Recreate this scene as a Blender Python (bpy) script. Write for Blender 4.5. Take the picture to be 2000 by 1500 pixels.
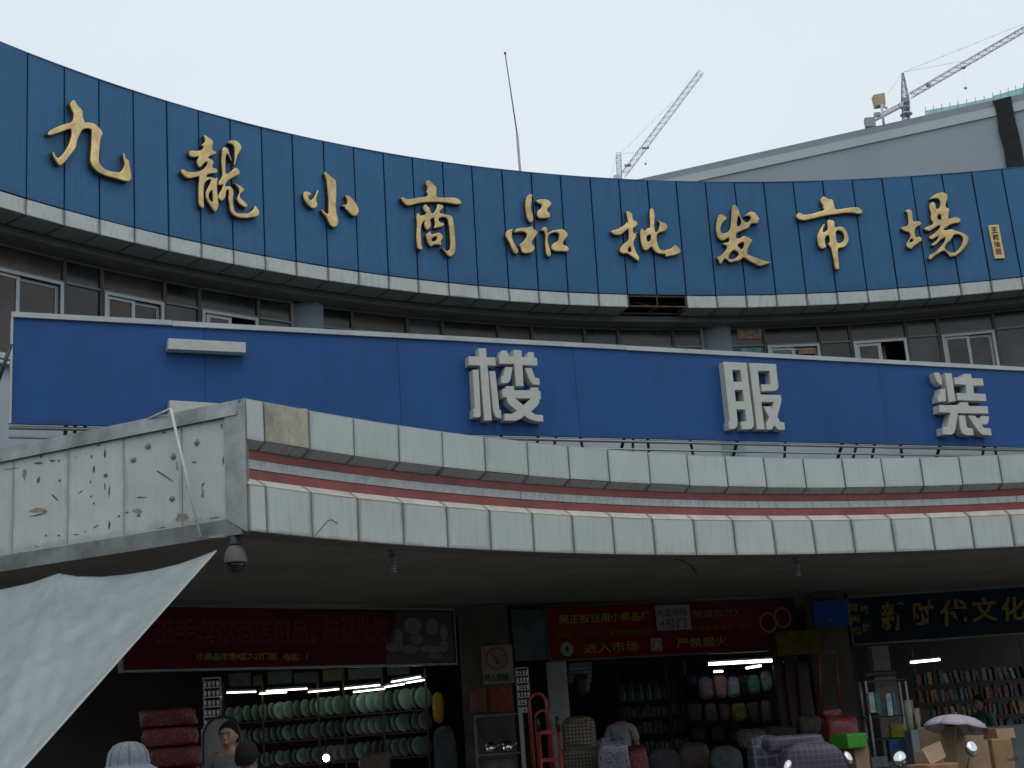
import bpy, bmesh, math, random
import numpy as np
from mathutils import Matrix, Vector
R = math.radians
random.seed(7)
S = bpy.context.scene
for o in list(bpy.data.objects): bpy.data.objects.remove(o)
C = S.collection

# ------------------------------------------------------------------ camera
F, XV, YV = 2680.0, 239.0, -9640.0          # focal length in px of a 2000 px wide picture, zenith vanishing point
EYE = np.array([0.0, 0.0, 1.6])
_z = np.array([XV - 1000.0, 750.0 - YV, F]); _z /= np.linalg.norm(_z)
_w = np.array([0, 0, 1.0]); _y = _w - _z * (_w @ _z); _y /= np.linalg.norm(_y)
_x = np.cross(_z, _y); _x = _x if _x[0] > 0 else -_x
M = np.array([_x, _y, _z])
cd = bpy.data.cameras.new('camera'); cam = bpy.data.objects.new('camera', cd); C.objects.link(cam)
r_, u_, f_ = M @ [1, 0, 0], M @ [0, 1, 0], M @ [0, 0, 1]
cam.matrix_world = Matrix(((r_[0], u_[0], -f_[0], EYE[0]), (r_[1], u_[1], -f_[1], EYE[1]), (r_[2], u_[2], -f_[2], EYE[2]), (0, 0, 0, 1)))
cd.sensor_width = 36; cd.lens = 36 * F / 2000; cd.clip_end = 3000; cd.clip_start = .05
S.camera = cam

# ------------------------------------------------------------------ sky, sun, exposure
W = bpy.data.worlds.new('World'); S.world = W; W.use_nodes = True
nt = W.node_tree; nt.nodes.clear()
sky = nt.nodes.new('ShaderNodeTexSky'); sky.sky_type = 'NISHITA'; sky.sun_disc = False
sky.sun_elevation = R(58); sky.sun_rotation = R(150); sky.air_density = 1.0; sky.dust_density = 4.0
mixn = nt.nodes.new('ShaderNodeMix'); mixn.data_type = 'RGBA'; mixn.inputs[0].default_value = .9
mixn.inputs[7].default_value = (8.05, 8.75, 9.35, 1)      # the even white-grey cloud deck
bg = nt.nodes.new('ShaderNodeBackground'); bg.inputs[1].default_value = .1
wo = nt.nodes.new('ShaderNodeOutputWorld')
ctc = nt.nodes.new('ShaderNodeTexCoord'); cn = nt.nodes.new('ShaderNodeTexNoise'); cn.inputs['Scale'].default_value = 1.6; cn.inputs['Detail'].default_value = 5
cmr = nt.nodes.new('ShaderNodeMapRange'); cmr.inputs[1].default_value = .3; cmr.inputs[2].default_value = .7; cmr.inputs[3].default_value = .955; cmr.inputs[4].default_value = 1.035
cvs = nt.nodes.new('ShaderNodeVectorMath'); cvs.operation = 'SCALE'
nt.links.new(ctc.outputs['Generated'], cn.inputs['Vector']); nt.links.new(cn.outputs[0], cmr.inputs[0]); nt.links.new(cmr.outputs[0], cvs.inputs[3]); nt.links.new(mixn.outputs[2], cvs.inputs[0])
nt.links.new(sky.outputs[0], mixn.inputs[6]); nt.links.new(cvs.outputs[0], bg.inputs[0]); nt.links.new(bg.outputs[0], wo.inputs[0])
sl = bpy.data.lights.new('sun', 'SUN'); sl.energy = .5; sl.angle = R(25); sl.color = (1, .97, .92)
so = bpy.data.objects.new('sun', sl); C.objects.link(so); so.rotation_euler = (R(32), 0, R(30))
S.view_settings.view_transform = 'Standard'; S.view_settings.look = 'None'
S.view_settings.exposure = 0.0; S.view_settings.gamma = 1.0; S.view_settings.use_curve_mapping = False
S.render.engine = 'CYCLES'
S.cycles.max_bounces = 6; S.cycles.diffuse_bounces = 4; S.cycles.glossy_bounces = 3

# ------------------------------------------------------------------ materials
MATS = {}
def mat(name, col, rough=.6, metal=0.0, var=.12, scale=6.0, bump=0.0, emit=None, spec=.5, grime=0.0, gcol=(.03, .027, .022), streak=0.0, alpha=1.0, coat=0.0):
    if name in MATS: return MATS[name]
    m = bpy.data.materials.new(name); m.use_nodes = True; n = m.node_tree.nodes; l = m.node_tree.links
    b = n['Principled BSDF']; b.inputs['Roughness'].default_value = rough; b.inputs['Metallic'].default_value = metal
    b.inputs['Specular IOR Level'].default_value = spec; b.inputs['Alpha'].default_value = alpha; b.inputs['Coat Weight'].default_value = coat
    tc = n.new('ShaderNodeTexCoord'); oi = n.new('ShaderNodeObjectInfo')
    ad = n.new('ShaderNodeVectorMath'); ad.operation = 'ADD'
    sc = n.new('ShaderNodeVectorMath'); sc.operation = 'SCALE'; sc.inputs[3].default_value = 37.0
    cb = n.new('ShaderNodeCombineXYZ')
    for k in range(3): l.new(oi.outputs['Random'], cb.inputs[k])
    l.new(cb.outputs[0], sc.inputs[0]); l.new(tc.outputs['Object'], ad.inputs[0]); l.new(sc.outputs[0], ad.inputs[1])
    nz = n.new('ShaderNodeTexNoise'); nz.inputs['Scale'].default_value = scale; nz.inputs['Detail'].default_value = 6; nz.inputs['Roughness'].default_value = .65
    l.new(ad.outputs[0], nz.inputs['Vector'])
    mr = n.new('ShaderNodeMapRange'); mr.inputs[1].default_value = .3; mr.inputs[2].default_value = .7
    mr.inputs[3].default_value = 1 - var; mr.inputs[4].default_value = 1 + var; l.new(nz.outputs[0], mr.inputs[0])
    # small shift from piece to piece
    mo = n.new('ShaderNodeMapRange'); mo.inputs[3].default_value = 1 - var * .5; mo.inputs[4].default_value = 1 + var * .5; l.new(oi.outputs['Random'], mo.inputs[0])
    mm = n.new('ShaderNodeMath'); mm.operation = 'MULTIPLY'; l.new(mr.outputs[0], mm.inputs[0]); l.new(mo.outputs[0], mm.inputs[1])
    vs = n.new('ShaderNodeVectorMath'); vs.operation = 'SCALE'; vs.inputs[0].default_value = col[:3]; l.new(mm.outputs[0], vs.inputs[3])
    out = vs.outputs[0]
    if grime > 0 or streak > 0:
        uv = n.new('ShaderNodeUVMap'); sp = n.new('ShaderNodeSeparateXYZ'); l.new(uv.outputs[0], sp.inputs[0])
        def math_(op, a, b_=None):
            q = n.new('ShaderNodeMath'); q.operation = op
            for i, v in enumerate((a, b_)):
                if v is None: continue
                if isinstance(v, (int, float)): q.inputs[i].default_value = v
                else: l.new(v, q.inputs[i])
            return q.outputs[0]
        ex = math_('MINIMUM', sp.outputs[0], math_('SUBTRACT', 1.0, sp.outputs[0]))
        ey = sp.outputs[1]                                # distance from the bottom edge
        ey2 = math_('MULTIPLY', math_('SUBTRACT', 1.0, sp.outputs[1]), 2.2)
        e = math_('MINIMUM', math_('MULTIPLY', ex, 1.4), math_('MINIMUM', ey, ey2))
        e2 = math_('ADD', e, math_('MULTIPLY', math_('SUBTRACT', nz.outputs[0], .5), .22))
        g = n.new('ShaderNodeMapRange'); g.interpolation_type = 'SMOOTHERSTEP'
        g.inputs[1].default_value = .0; g.inputs[2].default_value = .10; g.inputs[3].default_value = grime; g.inputs[4].default_value = 0.0; l.new(e2, g.inputs[0])
        # rain streaks
        st = n.new('ShaderNodeTexNoise'); st.inputs['Scale'].default_value = 1.0; st.inputs['Detail'].default_value = 5
        mp = n.new('ShaderNodeVectorMath'); mp.operation = 'MULTIPLY'; mp.inputs[1].default_value = (14, 1.1, 1); l.new(uv.outputs[0], mp.inputs[0])
        mp2 = n.new('ShaderNodeVectorMath'); mp2.operation = 'ADD'; l.new(mp.outputs[0], mp2.inputs[0]); l.new(sc.outputs[0], mp2.inputs[1]); l.new(mp2.outputs[0], st.inputs['Vector'])
        sr = n.new('ShaderNodeMapRange'); sr.inputs[1].default_value = .5; sr.inputs[2].default_value = .75; sr.inputs[3].default_value = 0; sr.inputs[4].default_value = streak; l.new(st.outputs[0], sr.inputs[0])
        fac = math_('MINIMUM', math_('ADD', g.outputs[0], sr.outputs[0]), .92)
        mx = n.new('ShaderNodeMix'); mx.data_type = 'RGBA'; l.new(fac, mx.inputs[0]); l.new(out, mx.inputs[6]); mx.inputs[7].default_value = (*gcol, 1)
        out = mx.outputs[2]
    l.new(out, b.inputs['Base Color'])
    if bump > 0:
        bp = n.new('ShaderNodeBump'); bp.inputs['Strength'].default_value = bump; bp.inputs['Distance'].default_value = .02
        l.new(nz.outputs[0], bp.inputs['Height']); l.new(bp.outputs[0], b.inputs['Normal'])
    if emit:
        b.inputs['Emission Color'].default_value = (*emit[:3], 1); b.inputs['Emission Strength'].default_value = emit[3]
    MATS[name] = m; return m

blue_panel = mat('blue_panel', (.019, .118, .262), .5, var=.08, scale=2.5, grime=.18, gcol=(.02, .04, .08), streak=.24, spec=.4)
board_blue = mat('board_blue', (.008, .070, .240), .6, var=.12, scale=1.2, grime=.10, gcol=(.012, .035, .10), streak=.22, spec=.35)
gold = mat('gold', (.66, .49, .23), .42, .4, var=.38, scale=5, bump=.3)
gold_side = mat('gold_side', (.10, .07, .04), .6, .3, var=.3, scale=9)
letter_mat = mat('letter_white', (.47, .49, .45), .55, var=.08, scale=9)
letter_mat2 = mat('letter_side', (.46, .46, .41), .6, var=.12, scale=9)
tile = mat('tile', (.465, .525, .515), .5, var=.06, scale=1.6, grime=.18, gcol=(.13, .13, .125), streak=.12, spec=.35)
tile_low = mat('tile_low', (.47, .52, .505), .5, var=.06, scale=1.6, grime=.5, gcol=(.15, .13, .12), streak=.17, spec=.35)
trim_tile = mat('trim_tile', (.47, .52, .51), .5, var=.08, scale=3, grime=.55, gcol=(.07, .07, .06), streak=.25)
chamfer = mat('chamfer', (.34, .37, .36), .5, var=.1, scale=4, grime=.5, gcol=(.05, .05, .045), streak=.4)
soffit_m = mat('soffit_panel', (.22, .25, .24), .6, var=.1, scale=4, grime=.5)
red_band = mat('red_band', (.29, .06, .055), .5, var=.35, scale=2.2, grime=0, streak=.75, gcol=(.13, .09, .085))
strip_band = mat('strip_band', (.42, .45, .45), .5, var=.12, scale=3, grime=.3, streak=.55, gcol=(.12, .115, .10))
dark_gap = mat('dark_gap', (.02, .02, .022), .9)
white_side = mat('weathered_white', (.49, .525, .50), .5, var=.09, scale=3, grime=.3, gcol=(.16, .14, .11), streak=.12)
metal_trim = mat('brushed_sheet', (.27, .29, .29), .38, .55, var=.45, scale=2.4, bump=.12)
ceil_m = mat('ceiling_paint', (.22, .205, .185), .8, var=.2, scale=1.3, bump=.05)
wall_blue = mat('pale_blue_render', (.38, .43, .47), .8, var=.1, scale=1.5)
column_m = mat('blue_grey_column', (.25, .32, .36), .7, var=.1, scale=2)
frame_al = mat('aluminium_frame', (.42, .46, .48), .45, .2, var=.1, scale=6)
frame_w = mat('white_frame', (.60, .64, .66), .45, var=.08, scale=6)
mullion = mat('mullion', (.20, .205, .18), .55, .2, var=.15)
glass_m = mat('tinted_glass', (.030, .034, .033), .14, var=.8, scale=1.1, spec=.45)
glass_b = mat('brown_glass', (.055, .044, .038), .2, var=.7, scale=1.4, spec=.42)
dark_m = mat('dark_interior', (.012, .012, .012), .9)
beam_m = mat('shade_grey_beam', (.13, .135, .125), .8, var=.2, scale=3)  # dark grey carries the soffit beam's shade in its colour; roofs share it
rust = mat('rust', (.10, .05, .035), .8, var=.4, scale=12)
ground_m = mat('asphalt', (.055, .055, .055), .85, var=.25, scale=2, bump=.3)
paving_m = mat('paving', (.16, .155, .145), .8, var=.2, scale=3)
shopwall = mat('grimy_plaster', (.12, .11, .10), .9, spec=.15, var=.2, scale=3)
steel = mat('galvanised_steel', (.33, .35, .36), .4, .6, var=.15)
dark_steel = mat('dark_steel', (.05, .055, .06), .5, .4, var=.2)
black_p = mat('black_plastic', (.012, .012, .013), .4, var=.2)
crane_m = mat('hazed_crane_paint', (.56, .58, .66), .6, var=.1)  # pale tone holds the distance haze in the colour
tube_m = mat('fluorescent_tube', (.9, .9, .8), .4, emit=(.82, 1.0, .80, 6.0))
card = mat('cardboard', (.27, .175, .105), .8, var=.12, scale=5)

# ------------------------------------------------------------------ mesh builder
class MB:
    def __init__(s): s.v = []; s.f = []; s.uv = {}; s.mi = []; s.smooth = []
    def add(s, vs, fs, uvs=None, mi=0, smooth=False):
        b = len(s.v); s.v += [tuple(float(c) for c in p) for p in vs]
        for k, f in enumerate(fs):
            if uvs and uvs[k]: s.uv[len(s.f)] = uvs[k]
            s.f.append(tuple(b + i for i in f)); s.mi.append(mi); s.smooth.append(smooth)
        return s
    def hexa(s, p, mi=0):       # p: 4 front (bl, br, tr, tl) then 4 back in the same order
        q = [(0, 0), (1, 0), (1, 1), (0, 1)]
        return s.add(p, [(0, 1, 2, 3), (5, 4, 7, 6), (4, 0, 3, 7), (1, 5, 6, 2), (3, 2, 6, 7), (4, 5, 1, 0)],
                     [q, q, q, q, q, q], mi)
    def box(s, c, d, rz=0, rx=0, ry=0, mi=0):
        m = Matrix.Translation(c) @ Matrix.Rotation(rz, 4, 'Z') @ Matrix.Rotation(rx, 4, 'X') @ Matrix.Rotation(ry, 4, 'Y')
        x, y, z = d[0] / 2, d[1] / 2, d[2] / 2
        pts = [(-x, -y, -z), (x, -y, -z), (x, -y, z), (-x, -y, z), (-x, y, -z), (x, y, -z), (x, y, z), (-x, y, z)]
        return s.hexa([tuple(m @ Vector(p)) for p in pts], mi)
    def tube(s, pts, r, n=8, mi=0, cap=True):
        pts = [Vector(p) for p in pts]; rs = r if isinstance(r, (list, tuple)) else [r] * len(pts)
        vs, fs = [], []
        a = None
        for i, p in enumerate(pts):
            d = (pts[min(i + 1, len(pts) - 1)] - pts[max(i - 1, 0)]).normalized()
            if a is None: a = d.orthogonal().normalized()
            a = (a - d * a.dot(d)); a = a.normalized() if a.length > 1e-6 else d.orthogonal().normalized()
            b = d.cross(a)
            for k in range(n):
                t = 2 * math.pi * k / n; vs.append(p + (a * math.cos(t) + b * math.sin(t)) * rs[i])
        for i in range(len(pts) - 1):
            for k in range(n): fs.append((i * n + k, i * n + (k + 1) % n, (i + 1) * n + (k + 1) % n, (i + 1) * n + k))
        if cap: fs.append(tuple(range(n))[::-1]); fs.append(tuple((len(pts) - 1) * n + k for k in range(n)))
        return s.add(vs, fs, None, mi, n > 5)
    def lathe(s, prof, c=(0, 0, 0), n=16, m=None, mi=0):   # prof: (radius, z)
        vs, fs = [], []
        for (r, z) in prof:
            for k in range(n):
                t = 2 * math.pi * k / n; p = Vector((r * math.cos(t), r * math.sin(t), z))
                if m is not None: p = m @ p
                vs.append(p + Vector(c))
        for i in range(len(prof) - 1):
            for k in range(n): fs.append((i * n + k, i * n + (k + 1) % n, (i + 1) * n + (k + 1) % n, (i + 1) * n + k))
        fs.append(tuple(range(n))[::-1]); fs.append(tuple((len(prof) - 1) * n + k for k in range(n)))
        return s.add(vs, fs, None, mi, True)
    def build(s, name, mats, parent=None, label=None, cat=None, group=None, kind=None, auto=True):
        off = Vector(parent['_loc']) if parent is not None and '_loc' in parent else Vector((0, 0, 0))
        me = bpy.data.meshes.new(name); me.from_pydata([tuple(Vector(v) - off) for v in s.v], [], s.f)
        if s.uv:
            ul = me.uv_layers.new(name='UVMap')
            for pi, u in s.uv.items():
                p = me.polygons[pi]
                for j, li in enumerate(p.loop_indices): ul.data[li].uv = u[j % len(u)]
        for m in (mats if isinstance(mats, (list, tuple)) else [mats]): me.materials.append(m)
        me.polygons.foreach_set('material_index', s.mi); me.polygons.foreach_set('use_smooth', s.smooth)
        me.update()
        return link(name, me, parent, label, cat, group, kind)

def link(name, me, parent=None, label=None, cat=None, group=None, kind=None):
    o = bpy.data.objects.new(name, me); C.objects.link(o)
    if parent is not None:
        o.parent = parent
        o['_loc'] = parent['_loc'] if '_loc' in parent else (0, 0, 0)
    tag(o, label, cat, group, kind); return o
def tag(o, label=None, cat=None, group=None, kind=None):
    if label: o['label'] = label
    if cat: o['category'] = cat
    if group: o['group'] = group
    if kind: o['kind'] = kind
def thing(name, label, cat, loc=(0, 0, 0), group=None, kind=None):
    o = bpy.data.objects.new(name, None); o.empty_display_size = .2; C.objects.link(o); o.location = loc; o['_loc'] = tuple(loc)
    tag(o, label, cat, group, kind); return o
def centred(o):            # a thing that is one mesh: put its origin at its base
    me = o.data; vs = np.array([v.co[:] for v in me.vertices]); c = (vs.min(0) + vs.max(0)) / 2; c[2] = vs[:, 2].min()
    me.transform(Matrix.Translation(-Vector(c))); o.location = c; return o
def dup(o, loc, rz=0.0, label=None, group=None):
    c = o.copy(); C.objects.link(c); c.location = loc; c.rotation_euler = (0, 0, rz)
    if label: c['label'] = label
    if group: c['group'] = group
    for ch in o.children:
        d = ch.copy(); C.objects.link(d); d.parent = c
        for g in ch.children:
            e = g.copy(); C.objects.link(e); e.parent = d
    return c

# ------------------------------------------------------------------ from picture to place
def ray(px, py): return M @ np.array([(px - 1000) / F, -(py - 750) / F, 1.0])
def atz(px, py, z): d = ray(px, py); return EYE + d * ((z - EYE[2]) / d[2])
def aty(px, py, y): d = ray(px, py); return EYE + d * (y / d[1])
def atplane(px, py, a, b, off=0.0):          # vertical plane through plan points a, b, moved off metres towards the camera
    a = np.array([a[0], a[1], 0.0]); b = np.array([b[0], b[1], 0.0]); n = np.array([b[1] - a[1], a[0] - b[0], 0.0]); n /= np.linalg.norm(n)
    if n @ (EYE - a) < 0: n = -n
    d = ray(px, py); return EYE + d * ((n @ (a + n * off - EYE)) / (n @ d))

HT = 8.5
ZT, ZB, ZB2 = 1.6 + HT, 1.6 + HT * .7752, 1.6 + HT * .7513
AC = np.array([.7725, .716]) * HT; AR = 1.783 * HT
rows = {ZT: [(0,88),(55,105),(125,130),(260,175),(387,213),(510,248),(690,290),(865,320),(980,333),(1095,344),(1300,353),(1500,356),(1650,351),(1780,345),(1897,335),(2000,328)],
 ZB: [(0,375),(50,388),(192,426),(330,460),(455,486),(576,508),(700,528),(760,538),(880,555),(1000,566),(1110,573),(1230,577),(1400,576),(1580,572),(1700,566),(1815,556),(1930,548),(2000,543)],
 ZB2: [(0,415),(124,445),(262,480),(393,512),(518,537),(640,558),(820,582),(997,595),(1230,604),(1400,603),(1580,600),(1760,588),(1930,573)]}
polyA = {}
for z, pts in rows.items():
    P = np.array([atz(*p, z)[:2] for p in pts]) - AC
    th = np.arctan2(P[:, 0], P[:, 1]); polyA[z] = (np.polyfit(th, np.hypot(P[:, 0], P[:, 1]), 3), th.min(), th.max())
def rrow(z, t):
    c, a, b = polyA[z]; return np.polyval(c, np.clip(t, a, b))
def rA(t, z):
    k = np.clip((z - ZB) / (ZT - ZB), 0, 1); return rrow(ZB, t) * (1 - k) + rrow(ZT, t) * k
BC = np.array([4.647, 2.32]) * 1.9; BR0 = 7.06 * 1.9
ZS, ZC = 3.5, 1.6 + 1.9 * 1.627
rowB = {ZS: [(486,1036),(612,1048),(700,1056),(790,1064),(960,1075),(1124,1080),(1280,1083),(1440,1083),(1592,1081),(1744,1078),(1900,1072),(2000,1066)],
 ZC: [(486,778),(600,800),(690,817),(780,832),(860,843),(945,855),(1030,862),(1110,870),(1185,876),(1265,884),(1340,888),(1415,890),(1490,893),(1570,896),(1645,896),(1795,894),(1870,892),(2000,886)]}
polyB = {}
for z, pts in rowB.items():
    P = np.array([atz(*p, z)[:2] for p in pts]) - BC
    th = np.arctan2(P[:, 0], P[:, 1]); polyB[z] = (np.polyfit(th, np.hypot(P[:, 0], P[:, 1]), 3), th.min(), th.max())
def rB(t, z):
    k = np.clip((z - ZS) / (ZC - ZS), 0, 1)
    f = lambda zz: np.polyval(polyB[zz][0], np.clip(t, polyB[zz][1], polyB[zz][2]))
    return f(ZS) * (1 - k) + f(ZC) * k
def hit(px, py, cen, rfun, off=0.0):         # ray against the curved wall; off > 0 lies behind it
    d = ray(px, py); r = rfun(0.0, 6.0) + off
    for _ in range(6):
        a = d[0]**2 + d[1]**2; b = -2 * (d[0] * cen[0] + d[1] * cen[1]); c = cen @ cen - r * r
        t = (-b + math.sqrt(b * b - 4 * a * c)) / (2 * a); p = EYE + d * t
        r = rfun(math.atan2(p[0] - cen[0], p[1] - cen[1]), p[2]) + off
    return p
def ang(p, cen): return math.atan2(p[0] - cen[0], p[1] - cen[1])
def pA(t, z, off=0.0): r = rA(t, z) + off; return Vector((AC[0] + r * math.sin(t), AC[1] + r * math.cos(t), z))
def pB(t, z, off=0.0): r = rB(t, z) + off; return Vector((BC[0] + r * math.sin(t), BC[1] + r * math.cos(t), z))
def curved_slab(P, t0, t1, z0, z1, o0, o1, gap=.006, zf=None):  # front at offset o0, back at o1
    g = gap / 14
    a, b = t0 + g, t1 - g
    return [P(a, z0, o0), P(b, z0, o0), P(b, z1, o0), P(a, z1, o0), P(a, z0, o1), P(b, z0, o1), P(b, z1, o1), P(a, z1, o1)]

# ------------------------------------------------------------------ ground
m = MB(); m.add([(-400, -300, 0), (400, -300, 0), (400, 500, 0), (-400, 500, 0)], [(0, 1, 2, 3)]); m.build('ground', ground_m, kind='structure')
m = MB(); m.box((2, 21, .06), (60, 20, .12)); m.build('pavement', paving_m, kind='structure')

# ------------------------------------------------------------------ unseen houses behind the photographer, added to block low sky light under the canopy
srt = random.Random(4); xx_ = -75.0
while xx_ < 75:
    w_ = srt.uniform(11, 17); h_ = srt.uniform(9.0, 11.5); t = thing('sky_blocker_house', 'unseen brownish building added across the street to block low sky, %s in its row' % ('first', 'second', 'third', 'fourth', 'fifth', 'sixth', 'seventh', 'eighth', 'ninth', 'tenth', 'eleventh', 'twelfth', 'thirteenth', 'fourteenth', 'fifteenth')[sum(1 for o_ in C.objects if o_.name.startswith('sky_blocker_house'))], 'building', (xx_ + w_ / 2, -30, 0), 'buildings added across the street to block low sky')
    hm = mat('sky_blocker_wall_%d' % srt.randrange(3), srt.choice(((.16, .14, .12), (.20, .18, .16), (.13, .13, .125))), .9, var=.15, scale=.6)
    m = MB(); m.box((xx_ + w_ / 2, -34, h_ / 2), (w_ - .05, 8, h_)); m.build('wall', hm, t)
    m = MB(); m.box((xx_ + w_ / 2, -34, h_ + .1), (w_ + .1, 8.3, .2)); m.build('roof', beam_m, t)
    for f_ in range(3):
        for k_ in range(4):
            m = MB(); m.box((xx_ + w_ * (k_ + .5) / 4, -29.98, 1.7 + f_ * 3.1), (1.7, .06, 1.5)); m.build('window', glass_m, t)
    xx_ += w_

# ================================================================== the upper curved building
seam_px = [54,126,193,260,325,387,449,510,570,631,690,748,805,864,921,980,1037,1094,1152,1208,1264,1320,1377,1434,1491,1548.5,1606,1664,1722,1779.5,1839,1897,1956]
def top_y(x):
    xs, ys = zip(*rows[ZT]); return float(np.interp(x, xs, ys))
seams = [ang(hit(x, top_y(x), AC, rA), AC) for x in seam_px]
d0 = seams[1] - seams[0]; d1 = seams[-1] - seams[-2]
seams = [seams[0] - d0 * k for k in (5, 4, 3, 2, 1)] + seams + [seams[-1] + d1 * k for k in range(1, 9)]
market = thing('market_building', 'curved market building with blue fascia, gold characters and dark window band', 'building', (6.5, 22, 0))
nS = len(seams)
gapL, gapR = seams[5 + 19], seams[5 + 21]        # where two pale trim panels are missing (px 1208..1320 at the top edge)
for i in range(nS - 1):
    a, b = seams[i], seams[i + 1]
    j = random.uniform(-.004, .004)
    m = MB(); g = .010 / 14; sg = np.linspace(a + g, b - g, 4); bow = random.uniform(-.004, .006)
    for k_ in range(3):
        o0_, o1_ = j + bow * (0, 1, 1, 0)[k_], j + bow * (0, 1, 1, 0)[k_ + 1]; ta, tb_ = sg[k_], sg[k_ + 1]; n0 = len(m.f)
        m.hexa([pA(ta, ZB + .012, o0_), pA(tb_, ZB + .012, o1_), pA(tb_, ZT, o1_), pA(ta, ZT, o0_), pA(ta, ZB + .012, .05), pA(tb_, ZB + .012, .05), pA(tb_, ZT, .05), pA(ta, ZT, .05)])
        for f_ in range(n0, len(m.f)): m.uv[f_] = [(k_ / 3, 0), ((k_ + 1) / 3, 0), ((k_ + 1) / 3, 1), (k_ / 3, 1)]
    m.build('fascia_panel', blue_panel, market)
    if not (gapL - .001 <= a and b <= gapR + .001):
        m = MB(); f = [pA(a + .0005, ZB2, 0), pA(b - .0005, ZB2, 0), pA(b - .0005, ZB - .006, 0), pA(a + .0005, ZB - .006, 0)]
        k = [pA(a + .0005, ZB2, .05), pA(b - .0005, ZB2, .05), pA(b - .0005, ZB - .006, .05), pA(a + .0005, ZB - .006, .05)]
        m.hexa([p + Vector((0, 0, random.uniform(-.003, .003))) for p in f] + k); m.build('trim_panel', trim_tile, market)
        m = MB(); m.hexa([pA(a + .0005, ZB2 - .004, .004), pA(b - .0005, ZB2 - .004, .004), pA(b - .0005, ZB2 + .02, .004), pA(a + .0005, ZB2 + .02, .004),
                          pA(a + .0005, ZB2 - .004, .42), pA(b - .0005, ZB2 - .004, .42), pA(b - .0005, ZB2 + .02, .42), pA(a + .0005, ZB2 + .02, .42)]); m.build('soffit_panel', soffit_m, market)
def ring(P, ts, z0, z1, o0, o1):
    m = MB()
    for a, b in zip(ts[:-1], ts[1:]): m.hexa([P(a, z0, o0), P(b, z0, o0), P(b, z1, o0), P(a, z1, o0), P(a, z0, o1), P(b, z0, o1), P(b, z1, o1), P(a, z1, o1)])
    return m
tsA = list(np.linspace(seams[0], seams[-1], 60))
tsC = list(np.linspace(seams[0], seams[-1], 140))
ring(pA, tsC, ZT + .001, ZT + .014, -.006, .42).build('coping', blue_panel, market)
ring(pA, tsA, ZB + .02, ZT - .035, .056, .12).build('backing_board', dark_gap, market)
ring(pA, [t for t in tsA if t < gapL - .002] + [gapL], ZB2 + .024, ZB - .01, .06, .10).build('backing_board', dark_gap, market)
ring(pA, [gapR] + [t for t in tsA if t > gapR + .002], ZB2 + .024, ZB - .01, .06, .10).build('backing_board', dark_gap, market)
ring(pA, tsA, ZB2 + .1, ZB - .004, .34, .40).build('backing_board', dark_m, market)
# the bared steel frame in the gap
m = MB()
gm = (gapL + gapR) / 2
for t in (gapL + .001, gm, gapR - .001):
    m.tube([pA(t, ZB2 + .01, .02), pA(t, ZB, .02)], .012, 4); m.tube([pA(t, ZB2 + .015, .02), pA(t - .004, ZB2 + .015, .40)], .014, 4)
m.tube([pA(gapL, ZB2 + .02, .02), pA(gapR, ZB2 + .02, .02)], .014, 4); m.tube([pA(gapL, ZB - .015, .03), pA(gapR, ZB - .015, .03)], .014, 4)
m.tube([pA(gapL, ZB2 + .02, .38), pA(gapR, ZB2 + .02, .38)], .018, 4); m.tube([pA(gapL + .012, ZB - .03, .25), pA(gm, ZB2 + .02, .05)], .010, 4)
m.build('bare_steel_frame', rust, market, label='rusty bare steel frame where two pale trim panels are missing')
ZL = ZB2 - .10
ring(pA, tsA, ZL, ZB2 - .006, .43, .75).build('soffit_beam', beam_m, market)
# roof slab and inner dark wall behind the glass
m = MB()
pts = [pA(t, 0, .45) for t in tsA]; pts2 = [pA(t, 0, 9) for t in tsA]
for k in range(len(pts) - 1):
    a, b, c, d = pts[k], pts[k + 1], pts2[k + 1], pts2[k]
    m.hexa([(a.x, a.y, ZT - .3), (b.x, b.y, ZT - .3), (b.x, b.y, ZT - .12), (a.x, a.y, ZT - .12), (d.x, d.y, ZT - .3), (c.x, c.y, ZT - .3), (c.x, c.y, ZT - .12), (d.x, d.y, ZT - .12)])
m.build('roof', beam_m, market)
ring(pA, tsA, 4.5, ZT - .3, 2.6, 2.8).build('inner_wall', dark_m, market)
m = MB(); ring_pts = tsA
OFFW = .78                                  # glass line behind the fascia
rc = lambda t, z: rA(t, z)
def hw(px, py, off=OFFW): return hit(px, py, AC, rc, off)
z_tr = np.mean([hw(x, y)[2] for x, y in [(122,552),(194,565),(320,587),(385,601),(504,621),(1494,675),(1601,671),(1771,661),(1834,656),(1944,645)]])
z_sill = hw(10, 706)[2]
z_wtop = ZL
mul_px = [(-60,545),(124,552),(197,565),(320,587),(388,601),(504,621),(570,630),(627,640),(688,650),(795,650),(864,650),(972,650),(1038,652),(1141,655),(1207,660),(1315,668),(1372,675),(1426,676),(1494,675),(1601,671),(1662,670),(1771,661),(1834,656),(1943,645),(2010,640)]
mt = [ang(hw(x, y), AC) for x, y in mul_px]
mt = [mt[0] - .045 * k for k in (4, 3, 2, 1)] + mt + [mt[-1] + .045 * k for k in range(1, 8)]
skip0 = 4                                   # offset of the list
cols = {6: 1, 16: 1}                        # bays 6->7 and 16->17 hold the blue-grey columns
wide = {0: 'b', 2: 'n', 4: 'o', 18: 'p', 20: 'w', 22: 'n'}
zc_ = z_tr
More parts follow.
